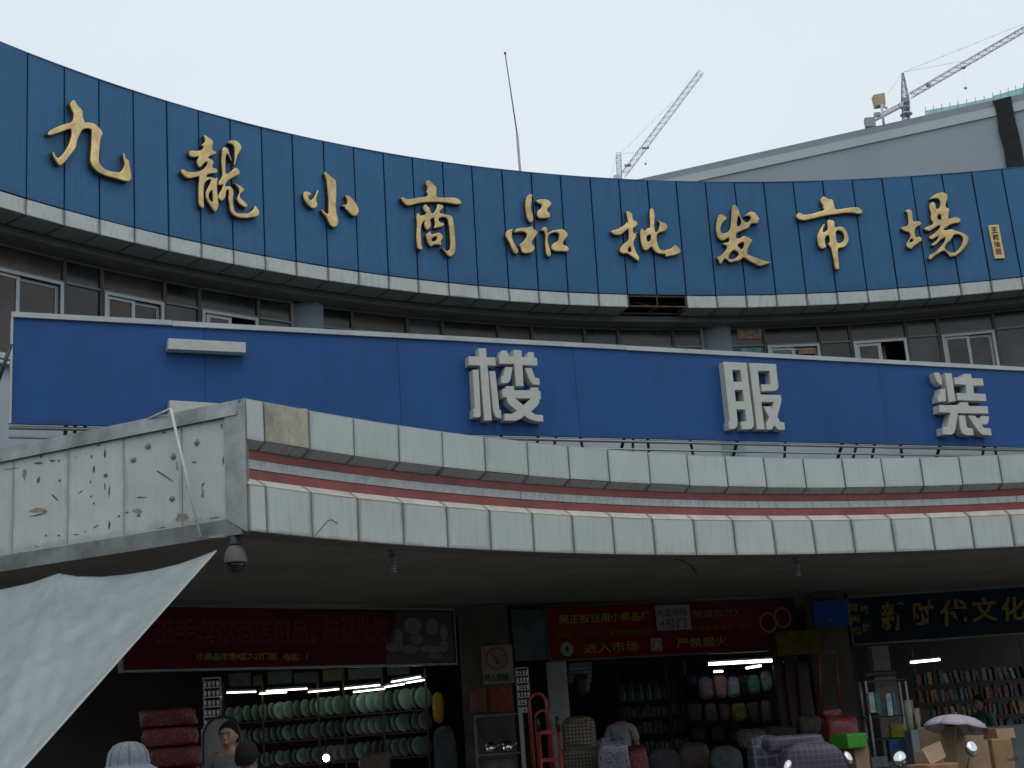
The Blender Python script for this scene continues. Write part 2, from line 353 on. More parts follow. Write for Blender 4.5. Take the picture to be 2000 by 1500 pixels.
for i in range(len(mt) - 1):
    k = i - skip0; a, b = mt[i], mt[i + 1]
    if k in cols: continue
    gm_ = glass_b if k in (0, 2, -1, 8, 11) else glass_m
    win = MB(); e = .0016
    for t in (a, b): win.hexa([pA(t - e, z_sill, OFFW - .03), pA(t + e, z_sill, OFFW - .03), pA(t + e, z_wtop, OFFW - .03), pA(t - e, z_wtop, OFFW - .03)] + [pA(t - e, z_sill, OFFW + .03), pA(t + e, z_sill, OFFW + .03), pA(t + e, z_wtop, OFFW + .03), pA(t - e, z_wtop, OFFW + .03)])
    for z in (z_sill, z_tr, z_wtop - .02):
        h = .016
        win.hexa([pA(a + e, z - h, OFFW - .026), pA(b - e, z - h, OFFW - .026), pA(b - e, z + h, OFFW - .026), pA(a + e, z + h, OFFW - .026)] + [pA(a + e, z - h, OFFW + .026), pA(b - e, z - h, OFFW + .026), pA(b - e, z + h, OFFW + .026), pA(a + e, z + h, OFFW + .026)])
    w = win.build('window', mullion, market)
    def pane(t0, t1, z0, z1, off=OFFW, mm=gm_, tilt=0.0):
        q = MB(); q.hexa([pA(t0, z0, off), pA(t1, z0, off + tilt), pA(t1, z1, off + tilt), pA(t0, z1, off)] + [pA(t0, z0, off + .008), pA(t1, z0, off + .008 + tilt), pA(t1, z1, off + .008 + tilt), pA(t0, z1, off + .008)]); q.build('pane', mm, w)
    tl = random.uniform(-.006, .006)
    pane(a + e, b - e, z_tr + .017, z_wtop - .037, tilt=tl)
    if k in wide:
        c = (a + b) / 2; sf = MB(); g = .0022
        fm = frame_w if wide[k] == 'w' else frame_al
        def rim(t0, t1, z0, z1, off, th=.0022, tz=.032):
            for (p, q_, u, v) in ((t0, t0 + th, z0, z1), (t1 - th, t1, z0, z1)):
                sf.hexa([pA(p, u, off), pA(q_, u, off), pA(q_, v, off), pA(p, v, off)] + [pA(p, u, off + .03), pA(q_, u, off + .03), pA(q_, v, off + .03), pA(p, v, off + .03)])
            for (u, v) in ((z0, z0 + tz), (z1 - tz, z1)):
                sf.hexa([pA(t0 + th, u, off + .002), pA(t1 - th, u, off + .002), pA(t1 - th, v, off + .002), pA(t0 + th, v, off + .002)] + [pA(t0 + th, u, off + .028), pA(t1 - th, u, off + .028), pA(t1 - th, v, off + .028), pA(t0 + th, v, off + .028)])
        rim(a + e, b - e, z_sill + .017, z_tr - .018, OFFW - .06, .0028, .04)
        if wide[k] in 'wo':
            s0, s1 = (a + .004, c + .001) if wide[k] == 'w' else (a + .0065, c + .002)
            rim(s0, s1, z_sill + .06, z_tr - .06, OFFW - .028, .0035, .045); pane(s0 + .003, s1 - .003, z_sill + .09, z_tr - .09, OFFW - .015)
            # the other half stands open
            if wide[k] == 'w':
                q = MB(); ct = [c + .004 + .0016 * j_ for j_ in range(6)]
                for j_ in range(5): q.hexa([pA(ct[j_], z_sill + .02, OFFW + .25 + .03 * (j_ % 2)), pA(ct[j_ + 1], z_sill + .02, OFFW + .25 + .03 * ((j_ + 1) % 2)), pA(ct[j_ + 1] - .002, z_tr - .05, OFFW + .25), pA(ct[j_] - .002, z_tr - .05, OFFW + .25)] + [pA(ct[j_], z_sill + .02, OFFW + .26 + .03 * (j_ % 2)), pA(ct[j_ + 1], z_sill + .02, OFFW + .26 + .03 * ((j_ + 1) % 2)), pA(ct[j_ + 1] - .002, z_tr - .05, OFFW + .26), pA(ct[j_] - .002, z_tr - .05, OFFW + .26)])
                q.build('curtain', mat('curtain', (.30, .27, .15), .8), w, label='yellowish curtain hanging inside the open window')
        else:
            rim(a + .004, c + .0012, z_sill + .06, z_tr - .06, OFFW - .028, .003, .04); rim(c - .0012, b - .004, z_sill + .06, z_tr - .06, OFFW + .006, .003, .04)
            pane(a + .007, c - .002, z_sill + .1, z_tr - .1, OFFW - .012); pane(c + .002, b - .007, z_sill + .1, z_tr - .1, OFFW + .02)
        sf.build('sash_frame', fm, w)
    else:
        pane(a + e, b - e, z_sill + .017, z_tr - .017)
# posters stuck inside two windows at the right
for (x0, x1, y0, y1, col) in ((1440, 1488, 640, 662, (.30, .18, .12)), (1446, 1486, 680, 690, (.10, .28, .27)), (1506, 1548, 682, 692, (.12, .30, .27)), (1560, 1594, 682, 691, (.30, .17, .11))):
    m = MB(); p = [hit(x, y, AC, rc, OFFW - .018) for x, y in ((x0, y1), (x1, y1), (x1, y0), (x0, y0))]; m.hexa(p + [q + np.array([0, .004, 0]) for q in p])
    m.build('window_poster', mat('poster_%d' % x0, col, .7, var=.6, scale=14), market)
# columns, spandrel wall
for k in cols:
    a, b = mt[k + skip0], mt[k + skip0 + 1]
    m = MB(); m.hexa([pA(a + .001, 4.6, OFFW + .10), pA(b - .008, 4.6, OFFW - .16), pA(b - .008, ZL - .001, OFFW - .16), pA(a + .001, ZL - .001, OFFW + .10)] + [pA(a + .002, 4.6, OFFW + .5), pA(b - .008, 4.6, OFFW + .5), pA(b - .008, ZL - .001, OFFW + .5), pA(a + .002, ZL - .001, OFFW + .5)])
    m.hexa([pA(b - .0078, 4.6, OFFW - .16), pA(b + .001, 4.6, OFFW - .06), pA(b + .001, ZL - .002, OFFW - .06), pA(b - .0078, ZL - .002, OFFW - .16)] + [pA(b - .0078, 4.6, OFFW + .4), pA(b - .001, 4.6, OFFW + .4), pA(b - .001, ZL - .002, OFFW + .4), pA(b - .0078, ZL - .002, OFFW + .4)])
    m.build('column', column_m, market)
ring(pA, tsA, 4.4, z_sill - .05, OFFW + .01, OFFW + .25).build('spandrel_wall', wall_blue, market)
ring(pA, tsA, z_sill - .05, z_sill - .017, OFFW - .09, OFFW + .2).build('window_sill', frame_w, market)

# ------------------------------------------------------------------ traced outlines: calligraphy
L = {}
def S_(ox, oy, sc, *polys): return [[(ox + x * sc, oy + y * sc) for x, y in p] for p in polys]
L['jiu'] = ('nine', S_(70, 190, .12, [(555,75),(505,120),(495,160),(520,220),(545,280),(560,310),(550,400),(520,440),(400,470),(250,530),(160,580),(130,625),(150,660),(250,635),(350,600),(450,560),(500,550),(522,570),(525,640),(500,740),(460,840),(400,930),(320,1015),(285,1020),(250,970),(225,910),(212,940),(230,1010),(280,1090),(320,1145),(350,1140),(430,1075),(480,1010),(540,930),(595,850),(605,780),(625,710),(660,640),(690,575),(740,545),(800,545),(840,555),(855,590),(850,700),(845,850),(835,950),(828,1060),(850,1140),(900,1210),(980,1270),(1100,1320),(1250,1355),(1400,1400),(1460,1405),(1500,1370),(1500,1300),(1485,1200),(1465,1120),(1465,1070),(1430,1040),(1412,1040),(1400,990),(1380,935),(1365,960),(1372,1040),(1390,1110),(1380,1170),(1340,1230),(1310,1255),(1200,1240),(1090,1215),(1020,1165),(970,1090),(975,960),(985,830),(995,720),(1005,680),(1035,640),(1020,580),(960,510),(890,455),(790,438),(750,450),(725,410),(705,340),(710,270),(690,230),(640,190),(600,130),(575,85)]))
L['long'] = ('dragon', S_(330, 260, .12,
 [(512,55),(530,110),(545,160),(520,200),(475,230),(505,245),(515,280),(480,310),(400,325),(310,308),(280,330),(275,380),(300,420),(360,430),(430,415),(440,420),(405,470),(400,510),(430,580),(450,595),(490,570),(530,515),(580,500),(575,540),(540,590),(480,640),(400,665),(300,665),(235,655),(205,630),(170,620),(145,645),(150,680),(200,740),(260,775),(330,765),(440,735),(445,760),(430,900),(430,1050),(435,1180),(465,1240),(505,1260),(525,1240),(515,1100),(515,930),(530,850),(580,800),(630,785),(640,810),(600,890),(560,960),(545,1040),(560,1110),(600,1180),(660,1270),(700,1320),(735,1290),(765,1200),(750,1090),(735,950),(735,850),(745,770),(735,750),(715,770),(680,760),(600,745),(560,745),(570,710),(640,690),(720,690),(750,655),(735,615),(690,600),(660,590),(665,560),(685,510),(665,470),(620,450),(590,435),(600,415),(690,385),(730,365),(715,330),(675,320),(655,290),(660,240),(678,190),(660,150),(600,105)],
 [(655,960),(665,1050),(668,1165),(630,1135),(600,1085),(600,1030),(625,980)],
 [(850,258),(820,285),(810,400),(805,520),(820,640),(825,720),(800,770),(765,810),(755,870),(775,885),(825,865),(830,900),(810,950),(765,1020),(755,1080),(780,1125),(810,1140),(850,1115),(880,1050),(880,990),(895,955),(920,955),(930,1000),(920,1100),(940,1200),(950,1300),(990,1360),(1060,1400),(1160,1420),(1300,1405),(1390,1395),(1425,1350),(1420,1290),(1380,1230),(1345,1205),(1335,1260),(1290,1310),(1230,1335),(1100,1335),(1050,1330),(1015,1290),(1000,1200),(995,1100),(1005,1020),(1000,950),(970,910),(930,890),(880,905),(865,880),(890,835),(950,780),(1050,730),(1105,700),(1110,670),(1085,620),(1035,588),(1000,620),(930,680),(885,705),(870,640),(875,500),(880,400),(895,375),(920,385),(960,470),(980,495),(975,460),(935,370),(925,320),(905,275)],
 [(915,185),(940,155),(990,143),(1060,160),(1110,205),(1138,265),(1125,310),(1075,380),(1050,460),(1030,550),(1012,565),(1010,540),(1025,430),(1025,300),(1005,240),(970,213),(925,205)],
 [(1018,835),(1030,870),(1075,920),(1100,965),(1095,1020),(1060,1080),(1060,1120),(1090,1175),(1140,1215),(1200,1250),(1230,1235),(1230,1195),(1180,1140),(1120,1095),(1105,1050),(1120,1010),(1170,985),(1180,950),(1140,905),(1060,860)]))
L['xiao'] = ('small', S_(580, 330, .08664,
 [(150,545),(100,565),(78,610),(90,700),(130,790),(200,870),(270,930),(320,940),(380,910),(405,860),(400,810),(375,760),(380,710),(410,620),(430,530),(420,495),(395,530),(350,630),(300,710),(260,750),(215,730),(200,690),(215,645),(265,630),(265,600),(230,570)],
 [(580,100),(545,150),(575,200),(600,280),(620,380),(640,600),(655,780),(650,960),(655,1060),(620,1055),(560,1010),(520,970),(490,945),(500,1000),(540,1060),(600,1120),(630,1190),(670,1280),(730,1350),(790,1365),(850,1320),(880,1240),(870,1160),(835,1050),(825,850),(830,650),(835,450),(825,330),(790,270),(720,230),(650,170),(600,120)],
 [(1030,630),(1035,670),(1070,740),(1080,810),(1060,845),(1000,850),(950,860),(955,880),(1010,890),(1030,920),(1030,945),(1080,980),(1150,1060),(1220,1115),(1290,1100),(1335,1040),(1340,950),(1310,870),(1240,770),(1160,680),(1080,630)]))
L['shang'] = ('commerce', S_(760, 350, .10667,
 [(670,50),(625,90),(630,140),(660,190),(655,240),(630,275),(665,300),(665,340),(600,360),(450,375),(350,400),(260,395),(210,360),(165,375),(180,420),(240,490),(300,525),(380,510),(500,475),(650,460),(850,455),(1030,470),(1150,495),(1260,505),(1295,470),(1275,430),(1190,370),(1080,370),(850,370),(825,340),(825,270),(835,200),(810,165),(750,110),(715,65)],
 [(620,490),(585,520),(575,570),(600,620),(640,650),(630,675),(560,700),(520,695),(515,665),(485,652),(455,690),(455,760),(470,860),(460,1000),(455,1120),(470,1240),(480,1310),(530,1330),(570,1320),(570,1280),(545,1220),(545,1080),(540,960),(550,880),(580,810),(615,790),(600,840),(605,900),(640,965),(680,955),(725,900),(730,850),(715,800),(720,765),(760,750),(790,745),(780,790),(800,840),(790,890),(770,935),(850,925),(930,905),(970,880),(965,840),(930,825),(890,825),(865,790),(870,750),(930,730),(1000,735),(1035,780),(1055,900),(1070,1050),(1080,1200),(1075,1310),(1040,1345),(990,1335),(930,1280),(925,1290),(985,1370),(1030,1430),(1080,1460),(1140,1420),(1180,1340),(1175,1200),(1160,1000),(1145,850),(1130,740),(1090,695),(1000,680),(930,660),(885,650),(890,620),(940,580),(965,540),(930,505),(880,495),(830,490),(840,530),(810,600),(770,660),(740,660),(710,620),(700,550),(660,530),(635,495)],
 [(730,975),(680,1010),(620,1050),(640,1120),(670,1210),(710,1265),(740,1265),(770,1235),(840,1230),(915,1250),(930,1230),(905,1190),(920,1150),(955,1105),(940,1060),(890,1010),(840,1010),(760,1040),(720,1030),(715,1005)],
 [(820,1080),(840,1105),(820,1150),(780,1175),(745,1170),(732,1140),(760,1105)]))
L['pin'] = ('goods', S_(970, 370, .1,
 [(600,125),(550,170),(525,240),(520,400),(540,520),(560,620),(600,680),(650,680),(680,640),(675,540),(635,430),(635,330),(655,260),(645,195),(668,165),(655,135)],
 [(745,240),(725,265),(760,310),(845,335),(845,370),(810,420),(760,455),(745,500),(755,570),(790,600),(860,605),(960,600),(1010,590),(1010,500),(980,480),(950,460),(960,410),(1010,370),(1040,330),(1020,280),(970,240),(900,222),(800,230)],
 [(290,785),(260,805),(180,830),(140,870),(132,950),(170,1010),(210,1080),(250,1190),(290,1270),(350,1305),(390,1250),(375,1190),(320,1120),(280,1040),(255,950),(260,860)],
 [(305,870),(330,815),(400,785),(530,780),(600,770),(660,750),(690,810),(750,850),(773,885),(735,910),(745,930),(700,990),(665,1035),(650,1070),(665,1110),(705,1150),(700,1210),(660,1265),(580,1285),(500,1285),(450,1260),(430,1180),(390,1120),(430,1090),(490,1040),(540,970),(550,920),(530,880),(480,865),(380,870),(310,880)],
 [(830,815),(835,850),(880,840),(905,900),(915,1000),(905,1100),(920,1200),(925,1290),(960,1350),(1000,1350),(1030,1310),(1020,1240),(990,1150),(960,1060),(965,980),(1000,910),(1070,880),(1150,880),(1180,920),(1170,1000),(1150,1050),(1080,1080),(1025,1130),(1025,1190),(1070,1235),(1150,1250),(1230,1245),(1330,1260),(1375,1225),(1370,1180),(1340,1140),(1260,1110),(1255,1080),(1300,1010),(1360,940),(1350,890),(1290,830),(1250,805),(1150,820),(1070,830),(1000,865),(960,880),(945,845),(960,790),(920,765),(870,775)]))
L['pi'] = ('batch', S_(1180, 400, .08,
 [(485,205),(505,300),(530,400),(540,500),(510,500),(500,430),(490,500),(440,550),(330,610),(240,655),(150,665),(110,695),(130,730),(200,775),(300,795),(380,770),(450,710),(540,630),(555,700),(555,870),(520,930),(440,990),(360,1080),(330,1140),(340,1190),(400,1240),(500,1230),(580,1270),(660,1320),(740,1390),(800,1420),(820,1380),(815,1320),(760,1240),(710,1130),(680,1020),(680,930),(730,850),(745,780),(720,755),(760,705),(745,700),(690,760),(665,700),(665,610),(730,590),(775,520),(765,470),(700,430),(660,410),(650,330),(640,260),(600,225),(530,195)],
 [(583,1060),(610,1120),(625,1170),(600,1200),(550,1190),(530,1150),(555,1100)],
 [(1120,120),(1080,150),(1070,240),(1065,320),(1080,450),(1085,600),(1040,610),(1000,620),(960,690),(915,660),(885,610),(850,660),(830,720),(840,850),(865,1000),(900,1120),(960,1165),(1040,1140),(1120,1050),(1150,1130),(1220,1210),(1320,1245),(1420,1250),(1475,1265),(1440,1310),(1550,1300),(1700,1270),(1800,1230),(1835,1180),(1800,1110),(1700,1012),(1630,1060),(1615,1100),(1500,1135),(1390,1160),(1320,1130),(1280,1060),(1255,960),(1240,850),(1250,780),(1290,730),(1400,710),(1480,670),(1510,590),(1480,520),(1420,480),(1340,465),(1270,410),(1275,450),(1320,510),(1300,620),(1230,730),(1200,690),(1180,580),(1185,430),(1200,320),(1180,240),(1170,160)],
 [(1090,770),(1100,850),(1085,920),(1030,950),(1000,910),(990,850),(1010,800)]))
L['fa'] = ('issue', S_(1380, 395, .09,
 [(580,90),(530,110),(510,160),(505,300),(495,450),(485,560),(470,630),(430,680),(370,710),(300,710),(270,670),(275,590),(300,510),(350,450),(415,405),(390,360),(330,310),(270,298),(220,330),(195,400),(175,520),(165,640),(185,750),(230,830),(290,880),(350,860),(460,805),(455,850),(450,905),(390,915),(330,925),(315,945),(350,970),(415,990),(400,1050),(340,1130),(260,1205),(190,1225),(185,1250),(230,1310),(240,1360),(280,1380),(310,1340),(335,1280),(380,1260),(430,1310),(490,1350),(560,1330),(680,1310),(750,1250),(790,1240),(880,1310),(1000,1370),(1110,1430),(1200,1410),(1300,1380),(1375,1340),(1300,1325),(1230,1310),(1100,1260),(960,1210),(850,1160),(850,1130),(880,1020),(930,930),(970,855),(900,815),(790,760),(730,790),(660,830),(610,810),(605,750),(640,700),(730,660),(840,620),(890,590),(915,530),(960,500),(1060,510),(1095,480),(1090,450),(1125,420),(1080,340),(1020,260),(940,235),(870,270),(800,320),(775,350),(850,340),(910,350),(925,390),(890,455),(850,480),(800,460),(740,410),(700,330),(670,230),(650,150),(610,110)],
 [(655,330),(690,370),(720,440),(715,510),(680,560),(640,570),(622,540),(635,420)],
 [(765,895),(785,960),(760,1020),(735,1060),(680,1030),(630,975),(690,930)],
 [(570,1075),(620,1105),(670,1160),(640,1210),(560,1270),(480,1280),(440,1260),(450,1200),(500,1120)]))
L['shi'] = ('market', S_(1540, 375, .11,
 [(605,108),(555,140),(540,185),(560,240),(600,290),(575,315),(610,325),(605,355),(520,380),(350,430),(240,435),(190,400),(150,400),(110,440),(115,490),(180,530),(260,540),(400,510),(560,470),(700,440),(850,425),(980,405),(1120,405),(1250,430),(1300,395),(1285,360),(1220,305),(1130,300),(980,320),(850,345),(800,335),(785,250),(770,180),(735,155),(700,165),(640,125)],
 [(690,518),(655,545),(665,600),(675,690),(640,730),(585,755),(590,700),(610,640),(628,600),(600,600),(560,650),(510,740),(480,820),(490,910),(510,990),(550,1040),(600,1035),(650,1015),(630,960),(620,880),(640,820),(690,795),(705,850),(710,920),(680,945),(690,980),(730,1020),(745,1090),(770,1200),(790,1330),(810,1400),(850,1415),(885,1395),(870,1300),(860,1180),(855,1080),(855,1030),(950,1020),(1010,980),(1050,880),(1035,790),(990,690),(930,645),(860,645),(810,665),(795,640),(795,560),(770,535),(730,530)],
 [(815,725),(880,715),(940,750),(965,810),(960,880),(920,930),(850,945),(825,880)]))
L['chang'] = ('place', S_(1750, 370, .115,
 [(180,365),(135,390),(140,410),(175,430),(185,520),(190,620),(150,660),(90,660),(60,680),(70,710),(130,745),(210,760),(225,820),(200,870),(160,930),(150,990),(190,1030),(240,1045),(300,980),(380,930),(425,890),(415,850),(380,825),(330,850),(305,800),(300,720),(330,665),(390,650),(415,610),(400,580),(350,565),(270,580),(265,500),(255,400),(230,375)],
 [(240,860),(280,885),(260,910),(220,935),(210,910)],
 [(750,80),(680,95),(600,140),(545,190),(550,205),(640,185),(700,190),(730,230),(730,300),(710,350),(670,365),(655,330),(650,270),(610,238),(560,260),(540,320),(560,400),(580,450),(565,500),(580,550),(610,590),(610,620),(540,650),(450,685),(460,715),(540,745),(600,710),(690,650),(740,640),(700,710),(610,790),(540,830),(550,870),(600,880),(660,840),(715,815),(680,880),(620,930),(570,970),(600,990),(640,985),(700,930),(760,870),(825,840),(810,900),(770,960),(700,1040),(620,1110),(540,1140),(528,1190),(545,1225),(590,1210),(620,1170),(700,1120),(790,1065),(850,1110),(890,1170),(930,1175),(1010,1150),(1110,1070),(1180,980),(1225,870),(1200,820),(1140,780),(1050,745),(980,720),(920,700),(840,720),(780,720),(830,680),(900,630),(980,605),(1050,600),(1088,560),(1060,515),(990,495),(920,520),(875,530),(870,480),(885,390),(890,355),(840,340),(820,300),(840,240),(865,170),(850,120),(810,85)],
 [(735,450),(750,500),(740,555),(700,540),(680,500),(700,465)],
 [(960,800),(1040,790),(1110,830),(1120,880),(1090,970),(1040,1050),(970,1100),(920,1105),(870,1080),(800,1030),(840,960),(900,900),(940,850)]))

def relief(polys, step=.8):
    """signed distance of the outline on a grid -> domed, cast-looking letter"""
    allp = np.array([p for q in polys for p in q]); x0, y0 = allp.min(0) - 3; x1, y1 = allp.max(0) + 3
    xs = np.arange(x0, x1, step); ys = np.arange(y0, y1, step); X, Y = np.meshgrid(xs, ys)
    inside = np.zeros(X.shape, bool); dist = np.full(X.shape, 1e9)
    for q in polys:
        q = np.array(q)
        # round the corners of the trace a little (Chaikin)
        for _ in range(1):
            n_ = np.roll(q, -1, 0); q = np.stack([q * .75 + n_ * .25, q * .25 + n_ * .75], 1).reshape(-1, 2)
        a, b = q, np.roll(q, -1, 0)
        for (ax, ay), (bx, by) in zip(a, b):
            if ay != by:
                c = ((ay > Y) != (by > Y)) & (X < (bx - ax) * (Y - ay) / (by - ay) + ax); inside ^= c
            dx, dy = bx - ax, by - ay; l2 = dx * dx + dy * dy + 1e-9
            t = np.clip(((X - ax) * dx + (Y - ay) * dy) / l2, 0, 1); dist = np.minimum(dist, np.hypot(X - ax - t * dx, Y - ay - t * dy))
    sd = np.where(inside, -dist, dist)
    gy, gx = np.gradient(sd, step)
    return X, Y, sd, gx, gy
def gold_char(key, meaning, polys):
    X, Y, sd, gx, gy = relief(polys)
    ny, nx = X.shape; use = sd < 0
    cell = use[:-1, :-1] | use[1:, :-1] | use[:-1, 1:] | use[1:, 1:]
    idx = -np.ones((ny, nx), int); vs = []; fs = []; rng = np.random.RandomState(len(key) * 7 + 3)
    need = np.zeros((ny, nx), bool); need[:-1, :-1] |= cell; need[1:, :-1] |= cell; need[:-1, 1:] |= cell; need[1:, 1:] |= cell
    for j, i in zip(*np.nonzero(need)):
        s = sd[j, i]; x, y = X[j, i], Y[j, i]
        if s > 0:
            g = math.hypot(gx[j, i], gy[j, i]) + 1e-6; x -= gx[j, i] / g * s; y -= gy[j, i] / g * s; s = 0
        w = 1.9; k = min(-s / w, 1.0); h = .072 + .014 * math.sqrt(max(0, 1 - (1 - k) ** 2))
        p = hit(x, y, AC, rA); t = ang(p, AC); n = np.array([-math.sin(t), -math.cos(t), 0])
        idx[j, i] = len(vs); vs.append(p + n * h)
    nf = len(vs)
    quads = [(idx[j, i], idx[j + 1, i], idx[j + 1, i + 1], idx[j, i + 1]) for j, i in zip(*np.nonzero(cell))]
    from collections import Counter
    ed = Counter()
    for q in quads:
        for a, b in zip(q, q[1:] + q[:1]): ed[(a, b)] += 1
    back = {}
    def bk(a):
        if a not in back:
            p = vs[a]; t = ang(p, AC); n = np.array([-math.sin(t), -math.cos(t), 0]); rr = rA(t, p[2]); d = rr - np.hypot(p[0] - AC[0], p[1] - AC[1])
            back[a] = len(vs); vs.append(p - n * (d - .002))
        return back[a]
    sk = [(b, a, bk(a), bk(b)) for (a, b) in [e for e in ed if (e[1], e[0]) not in ed]]
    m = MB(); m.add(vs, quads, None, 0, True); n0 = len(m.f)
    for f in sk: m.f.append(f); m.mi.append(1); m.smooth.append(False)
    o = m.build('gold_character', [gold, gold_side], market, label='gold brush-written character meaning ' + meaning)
    return o
for k_, (mean, polys) in L.items(): gold_char(k_, mean, polys)

# ------------------------------------------------------------------ text helper
def text_mesh(body, size=1.0, fat=0.0, extrude=.004, outline=0.0, align='LEFT', shear=0.0, spacing=1.0):
    c = bpy.data.curves.new('lettering', 'FONT'); c.body = body; c.size = size; c.offset = fat; c.extrude = extrude; c.align_x = align; c.shear = shear; c.space_character = spacing
    c.resolution_u = 2
    if outline: c.fill_mode = 'NONE'; c.extrude = 0; c.bevel_depth = outline; c.bevel_resolution = 0
    o = bpy.data.objects.new('lettering', c); C.objects.link(o); bpy.context.view_layer.update()
    me = bpy.data.meshes.new_from_object(o.evaluated_get(bpy.context.evaluated_depsgraph_get()))
    bpy.data.objects.remove(o); bpy.data.curves.remove(c); return me
def put_text(body, p0, p1, height, mm, parent, fat=0.0, outline=0.0, off=.008, shear=0.0, name='lettering', label=None, extrude=.003):
    """text fitted from p0 (bottom left) to p1 (bottom right), both in world space, upright"""
    me = text_mesh(body, 1.0, fat, extrude, outline, shear=shear)
    v = np.array([x.co[:] for x in me.vertices]); x0, x1 = v[:, 0].min(), v[:, 0].max(); y0, y1 = v[:, 1].min(), v[:, 1].max()
    p0, p1 = Vector(p0), Vector(p1); ux = (p1 - p0); w = ux.length; ux.normalize(); up = Vector((0, 0, 1)); n = ux.cross(up)
    if n.dot(Vector((0, -1, 0))) < 0: n = -n
    n.normalize(); o_ = Vector(parent['_loc'])
    for q in me.vertices:
        c = q.co; q.co = p0 + ux * ((c.x - x0) / (x1 - x0) * w) + up * ((c.y - y0) / (y1 - y0) * height) + n * (off + c.z) - o_
    me.materials.clear(); me.materials.append(mm)
    return link(name, me, parent, label)

# signature plaque on the fascia
q = [hit(x, y, AC, rA) for x, y in ((1942, 506), (1962, 505), (1949.5, 440), (1929, 441.5))]
def toward(p, h): t = ang(p, AC); return p + np.array([-math.sin(t), -math.cos(t), 0]) * h
m = MB(); m.hexa([toward(p, .03) for p in q] + [toward(p, .001) for p in q])
m.build('plaque', mat('plaque_gold', (.60, .44, .20), .5, .5, var=.15), market, label='small upright gold plaque with a black signature at the right end')
ink = mat('ink', (.02, .018, .012), .6)
c0, c1 = np.array(q[3]) * .5 + np.array(q[2]) * .5, np.array(q[0]) * .5 + np.array(q[1]) * .5
ux = (np.array(q[1]) - np.array(q[0])); ux /= np.linalg.norm(ux)
for i, ch in enumerate('王稼法题'):
    cpt = toward(c0 + (c1 - c0) * (.24 + .215 * i), .032); s_ = .048
    put_text(ch, cpt - ux * s_, cpt + ux * s_, .10, ink if i < 3 else mat('seal_ink', (.25, .12, .06), .6), market, fat=.015, off=.002)

# ================================================================== flat blue board
BA, BB = np.array([-5.08, 13.45]), np.array([7.32, 19.09]); bd = (BB - BA) / np.linalg.norm(BB - BA); bn = np.array([bd[1], -bd[0]])
ZBT, ZBB = 6.2, 5.03
board = thing('shop_board', 'long flat blue signboard with pale three-dimensional characters above the canopy', 'sign', (BA[0] + bd[0] * 6, BA[1] + bd[1] * 6, 4.65))
def pb(u, z, off=0.0): p = BA + bd * u + bn * off; return Vector((p[0], p[1], z))
def ub(px, py): p = atplane(px, py, BA, BB); return float((p[:2] - BA) @ bd)
us = [0.0] + [ub(x, 740) for x in (400, 780, 1124, 1471, 1718, 1900)]; us[0] = 0.0
us += [us[-1] + 1.7, us[-1] + 4.0]
for a, b in zip(us[:-1], us[1:]):
    m = MB(); j = random.uniform(0, .002); m.hexa([pb(a + .002, ZBB, j), pb(b - .002, ZBB, j), pb(b - .002, ZBT - .05, j), pb(a + .002, ZBT - .05, j), pb(a + .002, ZBB, -.04), pb(b - .002, ZBB, -.04), pb(b - .002, ZBT - .05, -.04), pb(a + .002, ZBT - .05, -.04)])
    m.build('board_panel', board_blue, board)
UE = us[-1]
ucap = ub(335, 630); umid = ub(1220, 676)
for a, b, dz in ((-.02, ucap, .0), (ucap + .004, umid, -.006), (umid + .004, UE, -.010)):
    m = MB(); m.hexa([pb(a, ZBT - .046 + dz, .03), pb(b, ZBT - .046 + dz, .03), pb(b, ZBT + .01 + dz, .03), pb(a, ZBT + .01 + dz, .03), pb(a, ZBT - .046 + dz, -.06), pb(b, ZBT - .046 + dz, -.06), pb(b, ZBT + .01 + dz, -.06), pb(a, ZBT + .01 + dz, -.06)])
    m.build('cap_strip', mat('cap_paint', (.40, .44, .45), .5, var=.2, scale=2), board)
m = MB(); m.hexa([pb(-.025, ZBB, .02), pb(-.003, ZBB, .02), pb(-.003, ZBT, .02), pb(-.025, ZBT, .02), pb(-.025, ZBB, -.05), pb(-.003, ZBB, -.05), pb(-.003, ZBT, -.05), pb(-.025, ZBT, -.05)]); m.build('edge_strip', frame_al, board)
for z in (ZBB - .035, ZBB - .135, ZBB - .27):
    m = MB(); m.tube([pb(-.02, z, -.03), pb(UE, z, -.03)], .014 if z < ZBB - .05 else .02, 6); m.build('rail', steel, board)
for px in (148, 168, 1055, 1091, 1135, 1240, 1268, 1350, 1537, 1678, 1712, 1760, 1925, 1945):
    u = ub(px, 845 if px > 1000 else 835); lean = random.choice((-.08, 0, .1, .12))
    m = MB(); m.tube([pb(u, ZBB + .05, -.05), pb(u + lean, 4.66, -.12 - random.random() * .15)], .022, 4); m.build('strut', dark_steel, board)
for k in range(9):
    u = .6 + k * 1.7; m = MB(); m.tube([pb(u, ZBT - .2, -.05), pb(u, 4.66, -1.1)], .025, 4); m.build('strut', dark_steel, board)
